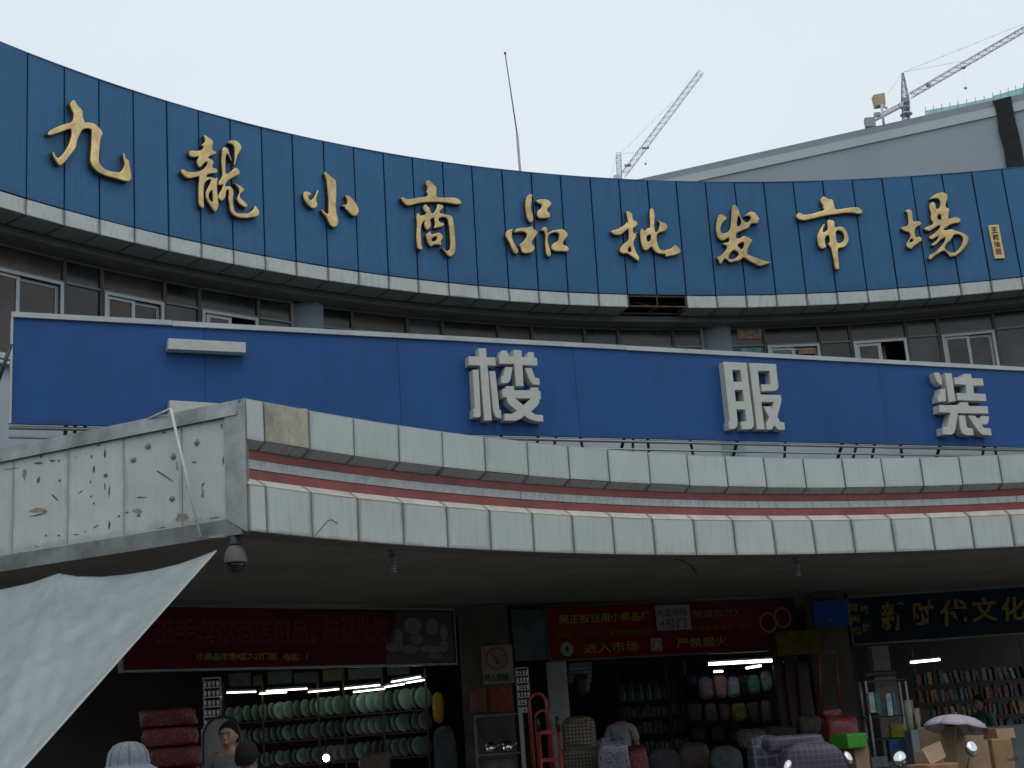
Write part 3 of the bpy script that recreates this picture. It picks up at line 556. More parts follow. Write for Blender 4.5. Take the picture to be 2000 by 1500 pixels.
# the pale letters, each with real depth
D = .115
def solid_letter(parts, holes, label):
    me_ = bpy.data.meshes.new('sign_character'); bm = bmesh.new(); o_ = Vector(board['_loc'])
    for k, poly in enumerate(parts):
        d = D + .0025 * k
        c = bpy.data.curves.new('c', 'CURVE'); c.dimensions = '2D'; c.fill_mode = 'BOTH'; c.extrude = d / 2; c.bevel_depth = .004; c.offset = -.004; c.bevel_resolution = 0
        for pl in [poly] + holes.get(k, []):
            s = c.splines.new('POLY'); s.points.add(len(pl) - 1); s.use_cyclic_u = True
            for i, (x, y) in enumerate(pl):
                p = atplane(x, y, BA, BB, D); s.points[i].co = (float((p[:2] - BA) @ bd), p[2], 0, 1)
        o = bpy.data.objects.new('c', c); C.objects.link(o); bpy.context.view_layer.update()
        me = bpy.data.meshes.new_from_object(o.evaluated_get(bpy.context.evaluated_depsgraph_get())); bpy.data.objects.remove(o)
        for v in me.vertices:
            u, z, w = v.co; v.co = pb(u, z, .004 + d / 2 + w) - o_
        bm.from_mesh(me)
    for f in bm.faces: f.smooth = False
    bmesh.ops.recalc_face_normals(bm, faces=bm.faces)
    bm.to_mesh(me_); me_.materials.append(letter_mat)
    link('sign_character', me_, board, label)
solid_letter([[(329,661),(479.5,669),(480,689),(328,682)], [(331,782),(600,799),(600,824),(331,810)]], {}, 'pale grey block character meaning two, its lower stroke half hidden')
A_ = lambda ox, oy, sc, pl: [(ox + x * sc, oy + y * sc) for x, y in pl]
lou = [[(310,95),(445,98),(455,258),(612,258),(622,405),(470,402),(485,520),(520,1000),(550,1380),(415,1380),(365,800),(340,402),(138,398),(135,237),(320,245)],
 [(205,478),(310,478),(325,700),(352,1290),(325,1325),(222,1322),(220,1195),(245,1160),(225,800)],
 [(500,505),(605,503),(640,800),(680,1190),(708,1200),(718,1342),(640,1335),(600,1290),(570,1200),(530,800)],
 [(718,138),(808,140),(862,243),(935,247),(925,130),(1068,134),(1080,255),(1172,262),(1195,165),(1285,168),(1300,262),(1345,270),(1357,408),(1088,400),(1110,770),(975,768),(940,380),(680,375),(675,242),(692,232)],
 [(785,430),(912,435),(885,600),(860,690),(810,722),(712,722),(705,605),(745,595)],
 [(1130,450),(1250,455),(1310,620),(1385,640),(1392,752),(1280,745),(1230,700),(1180,600)],
 [(790,775),(930,775),(940,845),(1225,850),(1228,798),(1362,800),(1368,850),(1402,860),(1412,1000),(1388,1005),(1378,1080),(1340,1130),(1240,1225),(1310,1275),(1450,1290),(1455,1405),(1340,1400),(1200,1360),(1115,1300),(1040,1360),(960,1390),(765,1385),(765,1265),(900,1262),(985,1215),(850,1100),(810,1040),(805,975),(730,970),(722,830),(790,825)]]
solid_letter([A_(900, 670, .11, p) for p in lou], {6: [A_(900, 670, .11, [(955,990),(1230,995),(1105,1115)])]}, 'pale grey block character meaning floor')
fu = [[(165,115),(605,135),(650,500),(700,900),(745,1240),(742,1340),(700,1390),(515,1392),(500,1245),(610,1240),(575,1020),(415,1015),(440,1240),(430,1340),(380,1390),(275,1388),(265,1240),(290,1230),(240,800),(200,400)],
 [(655,138),(1162,160),(1180,350),(1208,560),(1205,620),(1150,665),(890,675),(880,545),(1060,540),(1040,290),(820,290),(845,540),(870,735),(1250,745),(1268,830),(1250,920),(1190,1150),(1240,1250),(1320,1265),(1332,1405),(1200,1400),(1130,1320),(1080,1400),(985,1395),(975,1260),(1010,1245),(1030,1160),(920,960),(1060,955),(1085,1000),(1120,880),(885,875),(950,1395),(805,1395),(760,1000),(700,500)]]
solid_letter([A_(1395, 695, .1033, p) for p in fu], {0: [A_(1395, 695, .1033, h) for h in ([(335,270),(490,275),(518,492),(360,492)], [(380,648),(535,650),(558,862),(405,860)])]}, 'pale grey block character meaning clothes')
zh = [[(190,130),(290,132),(335,250),(350,370),(300,365),(240,300),(205,200)], [(400,140),(530,145),(560,350),(608,690),(475,705),(440,450)], [(305,450),(405,455),(415,690),(265,705),(250,600),(285,590)],
 [(575,225),(755,235),(770,158),(905,160),(918,245),(1130,248),(1155,390),(945,388),(960,540),(1190,548),(1205,690),(645,672),(625,530),(815,535),(800,375),(590,360)],
 [(275,765),(670,770),(695,712),(840,715),(860,785),(1225,790),(1240,935),(650,925),(600,1230),(580,1300),(530,1345),(355,1340),(345,1205),(440,1200),(500,920),(285,910)],
 [(655,970),(785,972),(820,1200),(935,1230),(955,1362),(800,1355),(730,1320),(690,1220)],
 [(835,972),(980,978),(1020,1030),(1075,1030),(1105,980),(1250,990),(1235,1110),(1200,1148),(1100,1150),(1150,1215),(1280,1225),(1300,1365),(1120,1350),(1040,1280),(930,1120)]]
solid_letter([A_(1805, 715, .1, p) for p in zh], {}, 'pale grey block character meaning dress, rightmost on the board')

# ================================================================== entrance canopy
canopy = thing('entrance_canopy', 'curved entrance canopy of pale square tiles with two red stripes', 'canopy', (4, 15, 3.5))
def hb(px, py, off=0.0): return hit(px, py, BC, rB, off)
top_seams = [(515,787),(603,800),(690,817),(778,832),(863,845),(946,856),(1029,864),(1109,871),(1186,877),(1265,884),(1341,888),(1416,892),(1491,894),(1568,897),(1644,897),(1720,896),(1796,894),(1872,893),(1949,890)]
tB = [ang(hb(x, y), BC) for x, y in top_seams]
low_seams = [(521,1000),(609,1010),(700,1018),(788,1028),(874,1036),(958,1040),(1042,1048),(1120,1050),(1199,1052),(1278,1055),(1358,1058),(1436,1058),(1513,1058),(1591,1058),(1668,1058),(1746,1055),(1823,1052),(1900,1048),(1978,1042)]
tL = [ang(hb(x, y), BC) for x, y in low_seams]
t_corner = ang(hb(484, 900), BC)
def extend(ts, n=9): d = ts[-1] - ts[-2]; return ts + [ts[-1] + d * (k + 1) for k in range(n)]
tB = [t_corner] + extend(tB); tL = [t_corner] + extend(tL)
REC = .11
zl_top = hb(1110, 1007)[2]
zu = .5 * (hb(1110, 936)[2] + hb(778, 899)[2])
z_ch = .5 * (hb(1110, 951, REC)[2] + hb(778, 919, REC)[2])
r1t, r1b, r2t, z_r2b = z_ch, hb(1110, 965, REC)[2], hb(1110, 980.5, REC)[2], hb(1110, 997, REC)[2]
old = mat('old_yellowed_tile', (.46, .43, .34), .55, var=.45, scale=3.2, grime=.2, streak=.35, gcol=(.22, .18, .09))
for i in range(len(tB) - 1):
    a, b = tB[i], tB[i + 1]; mm = old if i == 1 else tile; dz = random.uniform(-.004, .004)
    m = MB(); m.hexa(curved_slab(pB, a, b, zu + dz, ZC + dz, random.uniform(-.003, .003), .05, .011)); m.build('upper_tile', mm, canopy, label='stained yellowish tile near the canopy corner' if i == 1 else None)
    m = MB(); g = .0006
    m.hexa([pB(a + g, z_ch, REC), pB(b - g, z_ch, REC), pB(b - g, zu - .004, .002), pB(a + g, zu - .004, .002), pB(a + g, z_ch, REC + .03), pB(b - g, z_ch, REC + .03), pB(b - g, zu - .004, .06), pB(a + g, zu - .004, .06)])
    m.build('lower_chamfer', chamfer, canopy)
for i in range(len(tL) - 1):
    a, b = tL[i], tL[i + 1]
    m = MB(); m.hexa(curved_slab(pB, a, b, ZS, zl_top, random.uniform(-.003, .003), .05, .011)); m.build('lower_tile', tile_low, canopy)
    m = MB(); g = .0006
    m.hexa([pB(a + g, zl_top + .003, .002), pB(b - g, zl_top + .003, .002), pB(b - g, z_r2b, REC), pB(a + g, z_r2b, REC), pB(a + g, zl_top + .003, .05), pB(b - g, zl_top + .003, .05), pB(b - g, z_r2b, REC + .04), pB(a + g, z_r2b, REC + .04)])
    m.build('sloping_tile', mat('sloping_tile', (.58, .56, .50), .5, var=.15, scale=5, grime=.3, streak=.2), canopy)
tsB = [t_corner + .001] + [t for t in np.linspace(t_corner, tB[-1], 60) if t > t_corner + .003]
ring(pB, tsB, r1b + .004, r1t, REC + .015, REC + .06).build('red_stripe', red_band, canopy)
cuts = [0, 14, 27, 41, len(tsB) - 1]
for c0_, c1_ in zip(cuts[:-1], cuts[1:]):
    seg = [t + (.0004 if i_ == 0 else 0) for i_, t in enumerate(tsB[c0_:c1_ + 1])]; ring(pB, seg, r2t, r1b - .004, REC + .0, REC + .06).build('grey_stripe', strip_band, canopy)
ring(pB, tsB, z_r2b, r2t - .004, REC + .008, REC + .06).build('red_stripe', red_band, canopy)
ring(pB, tsB, ZS + .01, ZC - .02, .16, .30).build('core_wall', dark_gap, canopy)
ring(pB, tsB, ZC - .02, ZC + .006, .02, .36).build('coping', metal_trim, canopy)
# left wing
PL0 = atz(466, 780, ZC); PL1 = atz(0, 876, ZC); wd = (PL1 - PL0)[:2]; wl = np.linalg.norm(wd); wd /= wl
PL0b = np.array([PL0[0], PL0[1]])
def pw(u, z, off=0.0):
    nrm = np.array([wd[1], -wd[0]]);  nrm = nrm if nrm @ (EYE[:2] - PL0b) > 0 else -nrm
    p = PL0b + wd * u + nrm * off; return Vector((p[0], p[1], z))
P2 = PL0b + wd
def uw(px, py): p = atplane(px, py, PL0b, P2); return float((p[:2] - PL0b) @ wd), p[2]
z_t1 = .5 * (uw(442, 816)[1] + uw(0, 905)[1]); z_b1 = .5 * (uw(444, 1008)[1] + uw(0, 1092)[1]); z_b0 = .5 * (uw(475, 1037)[1] + uw(0, 1120)[1])
ws = [uw(442, 900)[0]] + [uw(x, 950)[0] for x in (356, 242, 133, 26)]; dw = ws[-1] - ws[-2]; ws += [ws[-1] + dw * k for k in (1, 2, 3, 4)]
for a, b in zip(ws[:-1], ws[1:]):
    m = MB(); m.hexa([pw(b - .004, z_b1, 0), pw(a + .004, z_b1, 0), pw(a + .004, z_t1, 0), pw(b - .004, z_t1, 0), pw(b - .004, z_b1, -.05), pw(a + .004, z_b1, -.05), pw(a + .004, z_t1, -.05), pw(b - .004, z_t1, -.05)])
    m.build('wing_panel', white_side, canopy)
E_ = ws[-1]
def wing_bar(name, u0, u1, z0, z1, o0, o1, mm): 
    m = MB(); m.hexa([pw(u1, z0, o0), pw(u0, z0, o0), pw(u0, z1, o1), pw(u1, z1, o1), pw(u1, z0, -.1), pw(u0, z0, -.1), pw(u0, z1, -.1), pw(u1, z1, -.1)]); m.build(name, mm, canopy)
wing_bar('top_trim', .002, E_, z_t1 + .003, ZC, .035, .0, metal_trim)
wing_bar('bottom_trim', .002, E_, z_b0, z_b1 - .003, -.012, .018, metal_trim)
wing_bar('core_wall', .01, E_, z_b0 + .02, z_t1, -.055, -.055, dark_gap)
cA = hb(484, 900); 
m = MB(); u0 = .001
m.hexa([pw(ws[0] - .003, z_b1, .02), Vector((cA[0] - .012, cA[1] - .02, z_b0)), Vector((cA[0] - .012, cA[1] - .02, ZC)), pw(ws[0] - .003, z_t1, .02)] + [pw(ws[0], z_b0 + .05, -.1), Vector((cA[0] - .012, cA[1] + .1, z_b0)), Vector((cA[0] - .012, cA[1] + .1, ZC - .001)), pw(ws[0], z_t1, -.1)])
m.build('corner_sheet', metal_trim, canopy, label='creased grey sheet metal wrapping the canopy corner')
# scars, screws and cut-outs on the wing
scar = mat('scar', (.13, .12, .105), .8, var=.75, scale=30); halo = mat('dirt_halo', (.26, .25, .22), .7, var=.4, scale=25)
def scar_patch(px, py, w, h, rot, mm=scar, n=9, o=.003):
    pts = []
    for k in range(n):
        t = 2 * math.pi * k / n; rr = random.uniform(.6, 1.15); x, y = w * .5 * rr * math.cos(t), h * .5 * rr * math.sin(t)
        c, s = math.cos(rot), math.sin(rot); u, z = uw(px + x * c - y * s, py + x * s + y * c); pts.append((u, z))
    sc_.add([pw(u, z, o) for u, z in pts], [tuple(range(n))])
sc_ = MB()
S4 = lambda x, y: (x * .24, 780 + y * .24)
for x, y, w, h, r in [(320,520,20,5,-.1),(425,500,12,6,0),(480,500,5,5,0),(315,655,6,14,.3),(488,662,5,6,0),(450,800,22,3,.8),(315,940,42,3,-.2),(765,570,5,16,.1),(745,470,4,9,0),(738,670,3,7,0),(655,755,15,2,-.6),(740,790,5,4,0),(765,845,4,5,0),(860,622,8,9,.7),(855,710,3,18,0),(890,750,3,26,.05),(855,440,4,24,0),(970,950,8,5,-.5),(1035,920,7,3,-.3),(1130,945,9,6,.2),(480,1108,6,4,0),(375,1110,4,5,0),(695,1075,5,3,-.4),(780,1035,14,3,-.5),(620,1100,12,3,0),(1330,615,52,3,.57),(1160,798,22,3,0),(1583,512,11,3,0),(1655,690,4,10,.5),(1818,500,3,22,0),(1805,215,3,12,0),(1675,305,2,2,0),(335,465,5,7,0),(800,375,8,4,0),(1340,270,10,6,0),(300,1198,8,2,.2),(890,1020,4,20,0),(1320,1045,20,2,-.15),(1740,965,30,1.6,-.16),(700,440,3,2,0),(615,470,7,1,0),(1520,715,3,2,0),(90,565,40,1.5,-.1),(160,1250,16,2,-.2),(995,575,3,3,0)]:
    X, Y = S4(x, y); scar_patch(X, Y, w, h, r)
sc_.build('peeling_scars', scar, canopy, kind='stuff')
sc_ = MB()
for x, y in [(1203, 385), (1085, 493), (1412, 468), (1604, 353), (1402, 808)]:
    X, Y = S4(x, y); scar_patch(X, Y, 12.5, 13.5, 0, n=14, o=.0025)
for x, y, w, h in [(315,905,42,12),(1480,960,26,20),(1120,910,20,12),(1650,760,6,24),(1440,540,4,22),(200,610,10,24)]:
    X, Y = S4(x, y); scar_patch(X, Y, w, h, 0, n=14, o=.002)
sc_.build('dirt_patches', halo, canopy, kind='stuff')
sc_ = MB()
for x, y in [(1203, 385), (1085, 493), (1412, 468), (1604, 353), (1402, 808)]:
    X, Y = S4(x, y); u, z = uw(X, Y); c = pw(u, z, .008)
    sc_.tube([pw(u, z, .001), pw(u, z, .012)], .022, 14)
sc_.build('fixing_caps', mat('cap_grey', (.23, .22, .20), .7), canopy, kind='stuff')
# canopy ceiling + roof
front = [pB(t, 0, .02) for t in tsB]; lw = [pw(E_, 0, -.02)]
def sheet(name, z, mm, parent, inset=0.0, th=.05):
    m = MB(); pts = [pw(E_, 0, -.06), pw(.05, 0, -.06)] + [pB(t, 0, .1) for t in tsB]
    for a, b in zip(pts[:-1], pts[1:]):
        # run straight back from the edge
        m.hexa([(a.x, a.y, z), (b.x, b.y, z), (b.x, b.y, z + th), (a.x, a.y, z + th), (a.x - .8, 30, z), (b.x - (.8 if b.x < 3 else .8), 30, z), (b.x - .8, 30, z + th), (a.x - .8, 30, z + th)])
    m.build(name, mm, parent)
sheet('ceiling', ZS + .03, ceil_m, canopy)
sheet('roof_deck', 4.45, beam_m, canopy)
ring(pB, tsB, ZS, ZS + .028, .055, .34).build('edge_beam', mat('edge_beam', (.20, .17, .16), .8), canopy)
wing_bar('edge_beam', .01, E_, z_b0 - .001, z_b0 + .02, -.013, -.013, ceil_m)
m = MB(); q_ = [atz(1315, 1095, ZS), atz(1335, 1099, ZS), atz(1352, 1110, ZS), atz(1362, 1126, ZS)]; m.tube([(p[0], p[1], ZS + .02) for p in q_], .006, 4); m.build('ceiling_cable', black_p, canopy)
# cracks / wire on tiles
cw = MB()
for pts in ([(615,1046),(640,1017),(648,1015),(660,1022)],):
    cw.tube([hb(x, y, -.006) for x, y in pts], .003, 4)
cw.build('loose_wire', black_p, canopy)

# thin white pole fixed across the wing, bent wire over the top
m = MB(); a, b = pw(*[uw(343, 803)[0], ZC + .0, .06]), pw(*[uw(400, 1050)[0], uw(400, 1050)[1], .06]); m.tube([pw(uw(343, 800)[0], uw(343, 800)[1], .07), b], .013, 8)
m.tube([pw(uw(290, 818)[0], uw(290, 818)[1], .0), pw(uw(343, 801)[0], uw(343, 801)[1], .07)], .011, 6); m.tube([pw(uw(345, 800)[0], uw(345, 800)[1], .07), pw(uw(345, 800)[0], uw(345, 788)[1], .07)], .004, 6)
centred(m.build('white_pole', mat('white_paint', (.55, .57, .56), .5), label='thin white pipe leaning across the stained left wing of the canopy', cat='pole'))
m = MB(); m.tube([aty(22, 672, 13.2), aty(-6, 752, 13.2)], .02, 6); centred(m.build('dark_strut', dark_steel, label='dark slanting bar at the left end of the blue board', cat='bar'))

# ================================================================== ground floor under the canopy
WP = [(-9.0, 12.6), (-4.57, 16.85), (-1.1, 20.2), (.25, 20.96), (4.3, 22.76), (5.15, 22.79), (8.29, 23.2), (14, 23.7)]
hall = thing('shop_row', 'row of open ground floor shops in deep shade beneath the canopy', 'shops', (2, 22, 0))
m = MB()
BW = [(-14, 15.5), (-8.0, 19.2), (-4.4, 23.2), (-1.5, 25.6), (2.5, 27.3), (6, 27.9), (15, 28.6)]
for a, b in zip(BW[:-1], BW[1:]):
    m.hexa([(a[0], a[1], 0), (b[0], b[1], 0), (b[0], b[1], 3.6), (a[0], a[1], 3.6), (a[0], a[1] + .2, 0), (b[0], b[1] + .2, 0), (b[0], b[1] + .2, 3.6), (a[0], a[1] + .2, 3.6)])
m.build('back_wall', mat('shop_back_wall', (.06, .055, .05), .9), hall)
def colpx(name, x0, x1, y, d, depth, mm, ztop=3.52, parent=hall):
    a, b = aty(x0, y, d), aty(x1, y, d); m = MB(); m.box(((a[0] + b[0]) / 2, d + depth / 2, ztop / 2), (b[0] - a[0], depth, ztop)); return m.build(name, mm, parent)
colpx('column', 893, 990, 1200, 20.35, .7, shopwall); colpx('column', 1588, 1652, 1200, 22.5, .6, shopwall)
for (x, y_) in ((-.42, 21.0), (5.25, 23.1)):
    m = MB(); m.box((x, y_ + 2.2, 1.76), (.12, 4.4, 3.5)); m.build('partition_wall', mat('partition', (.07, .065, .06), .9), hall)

shade_steel = mat('shade_dark_steel', (.16, .165, .17), .45, .4, var=.3)  # darker copy of the galvanised steel, canopy shade put into its colour
def sign_board(name, label, a, b, x0, x1, ytop, ybot, mm, frame=shade_steel, off=.06, th=.08):
    """flat sign hung on the wall line a-b, corners from the picture on that wall"""
    yt = ytop if isinstance(ytop, tuple) else (ytop, ytop); yb = ybot if isinstance(ybot, tuple) else (ybot, ybot)
    A, B = atplane(x0, yt[0], a, b, off), atplane(x1, yt[1], a, b, off); A2, B2 = atplane(x0, yb[0], a, b, off), atplane(x1, yb[1], a, b, off)
    zt, zb = (A[2] + B[2]) / 2, (A2[2] + B2[2]) / 2; t = thing(name, label, 'sign', ((A[0] + B[0]) / 2, (A[1] + B[1]) / 2, zb))
    u = np.array([B[0] - A[0], B[1] - A[1]]); w = np.linalg.norm(u); u /= w; n = np.array([u[1], -u[0]])
    P = lambda s, z, o=0.0: Vector((A[0] + u[0] * s + n[0] * o, A[1] + u[1] * s + n[1] * o, z))
    m = MB(); m.hexa([P(0, zb), P(w, zb), P(w, zt), P(0, zt), P(0, zb, -th), P(w, zb, -th), P(w, zt, -th), P(0, zt, -th)]); m.build('panel', mm, t)
    if frame:
        for (s0, s1, z0, z1) in ((-.02, w + .02, zb - .03, zb - .002), (-.02, w + .02, zt + .002, zt + .025), (-.025, -.002, zb, zt), (w + .002, w + .025, zb, zt)):
            m = MB(); m.hexa([P(s0, z0, .015), P(s1, z0, .015), P(s1, z1, .015), P(s0, z1, .015), P(s0, z0, -th), P(s1, z0, -th), P(s1, z1, -th), P(s0, z1, -th)]); m.build('frame', frame, t)
    def uz(px, py): p = atplane(px, py, (A[0], A[1]), (B[0], B[1])); return float((p[:2] - A[:2]) @ u), p[2]
    def txt(body, xa, ya, xb, yb_, hpx, mm_, **k):
        s0, z0 = uz(xa, ya); s1, z1 = uz(xb, yb_); h = uz(xa, ya - hpx)[1] - z0
        return put_text(body, P(s0, z0), P(s1, (z0 + z1) / 2 if abs(z0 - z1) < .2 else z1), h, mm_, t, **k)
    return t, P, uz, txt, w, zb, zt

red_p = mat('red_print', (.095, .007, .007), .6, spec=.12, var=.25, scale=2); red_o = mat('red_lettering', (.42, .17, .15), .5)
yel_p = mat('yellow_lettering', (.24, .19, .03), .5); wht_p = mat('white_print', (.24, .24, .24), .5); dim_y = mat('small_yellow_print', (.16, .11, .03), .5)
# left red sign
t, P, uz, txt, w, zb, zt = sign_board('shop_sign', 'long dark red sign with outlined characters and crockery picture, leftmost of the shop signs', WP[1], WP[2], 240, 884, (1186, 1192), (1302, 1300), red_p)
txt('王手宾馆酒店用品、', 302, 1258, 615, 1258, 50, red_o, outline=.008); txt('陶瓷批发', 632, 1256, 757, 1257, 52, red_o, outline=.008)
txt('小商品市场9区7-27门面', 383, 1290, 540, 1290, 15, yel_p, fat=.02); txt('电话：1', 553, 1290, 600, 1290, 14, yel_p, fat=.02)
dk = mat('dark_print', (.03, .012, .012), .5)
m = MB(); s0, z0 = uz(752, 1296); s1, z1 = uz(882, 1195); m.hexa([P(s0, z0, .004), P(s1, z0, .004), P(s1, z1, .004), P(s0 + .25, z1, .004), P(s0, z0, .001), P(s1, z0, .001), P(s1, z1, .001), P(s0 + .25, z1, .001)]); m.build('dark_print_area', dk, t)
cr = mat('crockery_print', (.12, .12, .115), .5, var=.4, scale=20)
for (x, y, rw, rh) in ((806, 1222, 17, 16), (844, 1224, 12, 17), (866, 1236, 7, 17), (812, 1248, 14, 11), (777, 1250, 9, 22), (768, 1264, 16, 9), (800, 1268, 17, 8), (841, 1268, 22, 7), (866, 1262, 9, 12), (850, 1281, 12, 6)):
    m = MB(); m.add([P(uz(x + rw * math.cos(a_), y + rh * math.sin(a_))[0], uz(x + rw * math.cos(a_), y + rh * math.sin(a_))[1], .006 + .0005 * (x % 7)) for a_ in [2 * math.pi * k / 18 for k in range(18)]], [tuple(range(18))]); m.build('printed_dish', cr, t)
# dark poster between column and red sign
t, P, uz, txt, w, zb, zt = sign_board('picture_panel', 'dark teal picture panel between the pillar and the middle red sign', WP[3], WP[4], 998, 1064, 1190, 1290, mat('teal_picture', (.025, .06, .065), .5, var=.8, scale=3), None)
# middle red sign
red2 = mat('red_banner', (.14, .008, .008), .6, spec=.12, var=.2, scale=2)
t, P, uz, txt, w, zb, zt = sign_board('shop_sign', 'red sign with three lines of yellow characters over the shop beside gate four', WP[3], WP[4], 1066, 1546, (1187, 1168), (1291, 1264), red2, dark_steel)
txt('吴正权日用小商品行', 1091, 1220, 1271, 1210, 19, yel_p, fat=.03)
txt('品种：广州包、男式真皮夹包', 1085, 1248, 1274, 1239, 12, dim_y); txt('小商品批发部  百货', 1350, 1233, 1468, 1227, 11, dim_y)
txt('荣禧您光汇', 1352, 1207, 1452, 1201, 15, dim_y, fat=.02)
txt('进入市场', 1140, 1277, 1247, 1270, 20, yel_p, fat=.01); txt('严禁烟火', 1322, 1266, 1421, 1260, 19, yel_p, fat=.01)
def disc(px, py, r, mm, o, name, ring_=0):
    m = MB(); N = 24; s_, z_ = uz(px, py); rr = (uz(px + r, py)[0] - s_)
    if ring_:
        vs = [P(s_ + rr * f * math.cos(2 * math.pi * k / N), z_ + rr * f * math.sin(2 * math.pi * k / N), o) for f in (1, ring_) for k in range(N)]
        m.add(vs, [(k, (k + 1) % N, N + (k + 1) % N, N + k) for k in range(N)])
    else: m.add([P(s_ + rr * math.cos(2 * math.pi * k / N), z_ + rr * math.sin(2 * math.pi * k / N), o) for k in range(N)], [tuple(range(N))])
    m.build(name, mm, t)
def rect(x0, y0, x1, y1, mm, o, name):
    s0, z0 = uz(x0, y1); s1, _ = uz(x1, y1); _, z1 = uz(x0, y0); m = MB(); m.hexa([P(s0, z0, o), P(s1, z0, o), P(s1, z1, o), P(s0, z1, o), P(s0, z0, .001), P(s1, z0, .001), P(s1, z1, .001), P(s0, z1, .001)]); return m.build(name, mm, t)
disc(1107, 1268, 12.5, wht_p, .005, 'white_disc'); txt('4', 1103, 1274, 1111, 1274, 13, red_p, fat=.03, off=.009)
rect(1272, 1247, 1294, 1271, wht_p, .005, 'white_square'); disc(1283, 1259, 8.5, mat('ring_red', (.25, .03, .03), .5), .009, 'ban_ring', .8)
for cx_, cy_ in ((1500, 1216), (1528, 1206)): disc(cx_, cy_, 17, mat('mirror_print', (.20, .21, .21), .5), .004 + cx_ * 1e-6, 'printed_ring', .78)
# gate number plate
t, P, uz, txt, w, zb, zt = sign_board('gate_plate', 'small white gate number plate fixed over the middle red sign', WP[3], WP[4], 1279, 1346, (1183, 1181), (1232, 1229), wht_p, None, off=.10, th=.02)
grey_i = mat('grey_ink', (.04, .04, .05), .5)
txt('九龙市场', 1283, 1205, 1342, 1203, 16, grey_i, off=.004); txt('4号门', 1289, 1228, 1341, 1225, 19, grey_i, off=.004)
# yellow-brown box sign
t, P, uz, txt, w, zb, zt = sign_board('box_sign', 'dull yellow box sign hanging between the red sign and the pillar', (4.2, 21.9), (5.0, 22.2), 1514, 1596, (1237, 1228), (1284, 1274), mat('dull_yellow', (.10, .065, .01), .7, var=.4, spec=.12), None, th=.25)
# blue number sign
t, P, uz, txt, w, zb, zt = sign_board('number_sign', 'small bright blue number two sign on top of the right pillar', (4.3, 22.3), (5.2, 22.3), 1586, 1654, 1172, 1224, mat('bright_blue', (.012, .10, .40), .6, spec=.12), None)
txt('2', 1617, 1213, 1625, 1213, 18, yel_p, off=.005); txt('九龙市场', 1600, 1188, 1640, 1187, 7, dim_y, off=.005); txt('批发专区', 1600, 1221, 1640, 1221, 5, dim_y, off=.005)
# green-blue sign at the right
t, P, uz, txt, w, zb, zt = sign_board('shop_sign', 'dark teal sign with golden brush characters over the bookshop at the right', WP[5], WP[7], 1656, 2150, (1168, 1138), (1258, 1225), mat('dark_teal', (.005, .028, .045), .6, var=.3, scale=2, spec=.12), shade_steel)
gold_l = mat('gold_lettering', (.19, .135, .02), .5, .3)
for ch, xa, xb, yb_, hh in (('新', 1722, 1772, 1234, 58), ('时', 1784, 1828, 1226, 52), ('代', 1838, 1892, 1224, 52), ('文', 1898, 1950, 1216, 48), ('化', 1958, 2006, 1214, 48)):
    txt(ch, xa, yb_, xb, yb_ - 3, hh, gold_l, fat=.025, shear=.12, extrude=.02)
for ch, x, y in (('常', 1658, 1196), ('州', 1661, 1219), ('市', 1666, 1242)): txt(ch, x, y, x + 19, y - 1, 18, gold_l, fat=.03, off=.005)
for ch, x, y in (('敏', 1681, 1200), ('胜', 1685, 1236)): txt(ch, x, y, x + 17, y - 1, 18, gold_l, fat=.03, off=.005)
# no smoking sign on the pillar
t, P, uz, txt, w, zb, zt = sign_board('no_smoking_sign', 'cream no smoking sign with a red ring on the left pillar', (-1, 20.35), (1, 20.35), 939, 1000, 1260, 1336, mat('cream_board', (.27, .25, .19), .5, var=.1), None, off=.03, th=.025)
rr_ = mat('ban_red', (.45, .03, .02), .5)
disc(970, 1286, 22, rr_, .005, 'ban_ring', .84)
for (x0, y0, x1, y1, wd_, mm_) in ((955, 1271, 985, 1301, 2, rr_), (962, 1283, 969, 1290, 2, grey_i), (969, 1290, 972, 1298, 4, grey_i), (962, 1273, 970, 1276, 1.2, grey_i), (976, 1279, 980, 1288, 1.2, grey_i), (980, 1279, 984, 1288, 1.2, grey_i)):
    a_, b_ = uz(x0, y0), uz(x1, y1); m = MB(); m.tube([P(a_[0], a_[1], .004), P(b_[0], b_[1], .004)], wd_ * .5 * w / 61, 4); m.build('pictogram', mm_, t)
txt('进入市场', 946, 1332, 994, 1332, 16, grey_i, fat=.03, off=.004)

# ------------------------------------------------------------------ lamps that are lit
def tube_lamp(x0, y0, x1, y1, d0, d1, label, r=.018):
    a, b = aty(x0, y0, d0), aty(x1, y1, d1); t = thing('fluorescent_tube', label, 'lamp', tuple((a + b) / 2), group='lit fluorescent tubes in the shops')
    m = MB(); m.tube([a, b], r, 8); m.build('tube', tube_m, t)
    m = MB(); up = np.array([0, .0, r + .02]); m.tube([a + up, b + up], .018, 4); m.build('holder', mat('lamp_holder', (.3, .3, .3), .5), t)
for ti, (x0, y0, x1, y1, d_) in enumerate(((443, 1353, 500, 1351, 20.2), (507, 1355, 560, 1352, 20.4), (520, 1350, 600, 1345, 20.0), (602, 1352, 662, 1346, 20.3), (673, 1345, 742, 1338, 20.0), (690, 1352, 752, 1345, 20.4), (752, 1342, 790, 1336, 20.2), (764, 1332, 822, 1322, 20.0), (793, 1334, 829, 1328, 20.3))):
    tube_lamp(x0, y0, x1, y1, d_, d_, 'bare fluorescent tube glowing above the plates, %s from the left' % ('first', 'second', 'third', 'fourth', 'fifth', 'sixth', 'seventh', 'eighth', 'ninth')[ti], .009)
tube_lamp(1384, 1297, 1508, 1290, 23.3, 23.1, 'long bright fluorescent tube over the bag shop', .024)
